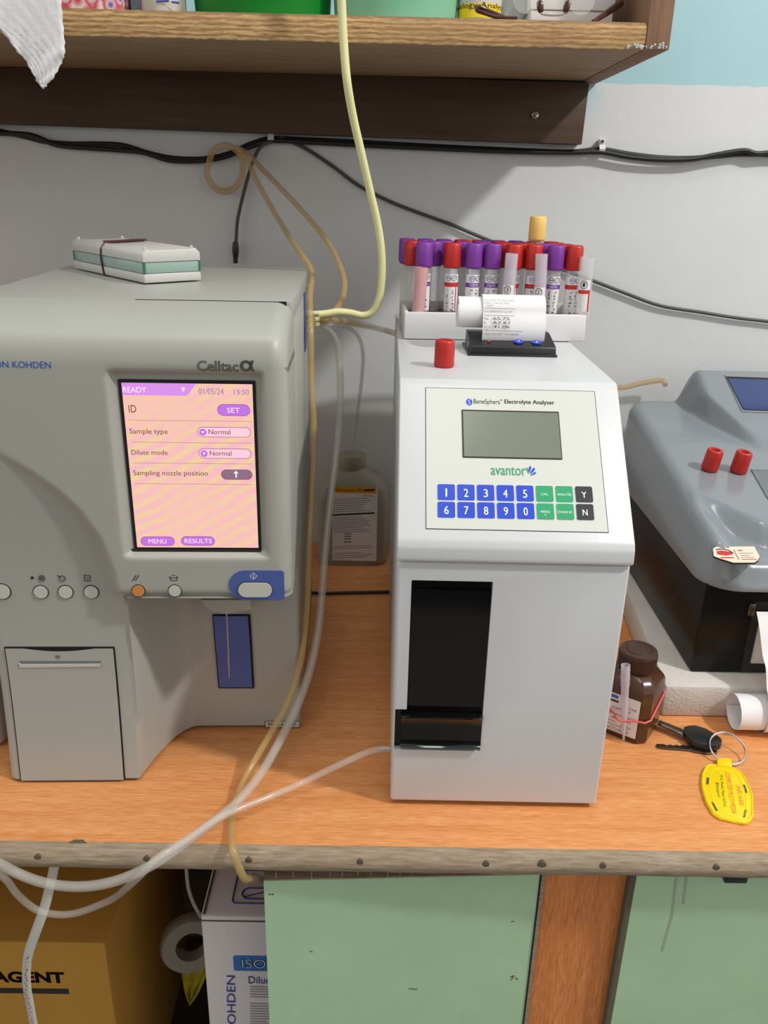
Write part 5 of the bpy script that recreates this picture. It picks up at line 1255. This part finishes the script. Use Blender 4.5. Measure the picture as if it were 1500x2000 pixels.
o = b.build('cleaning_cloth', angle=80); md = o.modifiers.new('s', 'SOLIDIFY'); md.thickness = .0008
tag(o, 'white cloth tip hanging over the left front edge of the shelf', 'cloth')

# ================================================================== light, camera
def area(name, loc, target, size, power, col=(1, 1, 1), sy=None, shape='DISK'):
    l = bpy.data.lights.new(name, 'AREA'); l.energy = power; l.color = col; l.shape = shape if sy is None else 'RECTANGLE'; l.size = size
    if sy: l.size_y = sy
    o = bpy.data.objects.new(name, l); COL.objects.link(o); o.location = loc; o.rotation_euler = (V(target)-V(loc)).to_track_quat('-Z', 'Y').to_euler(); o['kind'] = 'helper'; return o
area('ceiling_lamp', (1.35, .02, 1.75), (.2, .8, .4), .13, 19.5, (1, .98, .95))
area('room_lamp', (-.05, .36, 1.75), (0, .6, 0), .5, 3, (1, .98, .95), sy=.25)
w = bpy.data.worlds.new('room'); SC.world = w; w.use_nodes = True
wn, wk = w.node_tree.nodes, w.node_tree.links; bg = wn['Background']
tc = wn.new('ShaderNodeTexCoord'); sp = wn.new('ShaderNodeSeparateXYZ'); rp2 = wn.new('ShaderNodeValToRGB'); mr = wn.new('ShaderNodeMapRange')
wk.new(tc.outputs['Generated'], sp.inputs[0]); wk.new(sp.outputs['Z'], mr.inputs[0]); mr.inputs[1].default_value = -1; mr.inputs[2].default_value = 1
wk.new(mr.outputs[0], rp2.inputs[0]); e = rp2.color_ramp.elements; e[0].position = .40; e[0].color = (.05, .05, .05, 1); e[1].position = .54; e[1].color = (.80, .80, .785, 1)
def mrange(sock, a, b_, smooth=True):
    m_ = wn.new('ShaderNodeMapRange'); m_.interpolation_type = 'SMOOTHSTEP'; m_.inputs[1].default_value = a; m_.inputs[2].default_value = b_; wk.new(sock, m_.inputs[0]); return m_.outputs[0]
def mth(op, a, b_=None):
    m_ = wn.new('ShaderNodeMath'); m_.operation = op
    for i_, v_ in enumerate((a, b_)):
        if v_ is None: continue
        if hasattr(v_, 'links'): wk.new(v_, m_.inputs[i_])
        else: m_.inputs[i_].default_value = v_
    return m_.outputs[0]
# the room is dimmer straight ahead of the bench, where somebody stands close to it
dim = mth('MULTIPLY', mth('MULTIPLY', mrange(mth('ABSOLUTE', sp.outputs['X']), .42, .16), mrange(sp.outputs['Y'], -.1, -.4)), mrange(sp.outputs['Z'], .96, .75))
mx = wn.new('ShaderNodeMix'); mx.data_type = 'RGBA'; wk.new(mth('MULTIPLY', dim, .85), mx.inputs[0]); e3 = e.new(.82); e3.color = (.55, .55, .56, 1); e[2].position = .82
wk.new(rp2.outputs[0], mx.inputs[6]); mx.inputs[7].default_value = (.03, .03, .03, 1)
wk.new(mx.outputs[2], bg.inputs[0]); bg.inputs[1].default_value = 1.0
cam = bpy.data.cameras.new('camera'); co = bpy.data.objects.new('camera', cam); COL.objects.link(co)
cam.sensor_fit = 'VERTICAL'; cam.sensor_height = 24; cam.sensor_width = 18; cam.lens = F_PX/2000*24; cam.clip_start = .01
co.matrix_world = Matrix(((CR.x, CU.x, -FW.x, EYE.x), (CR.y, CU.y, -FW.y, EYE.y), (CR.z, CU.z, -FW.z, EYE.z), (0, 0, 0, 1)))
SC.camera = co
for o in list(COL.objects):
    if o.parent is None: o.location.z += HZ
SC.view_settings.view_transform = 'Standard'; SC.view_settings.look = 'None'; SC.view_settings.exposure = 0.55; SC.view_settings.gamma = 1; SC.view_settings.use_curve_mapping = False
SC.cycles.max_bounces = 10; SC.cycles.transparent_max_bounces = 24
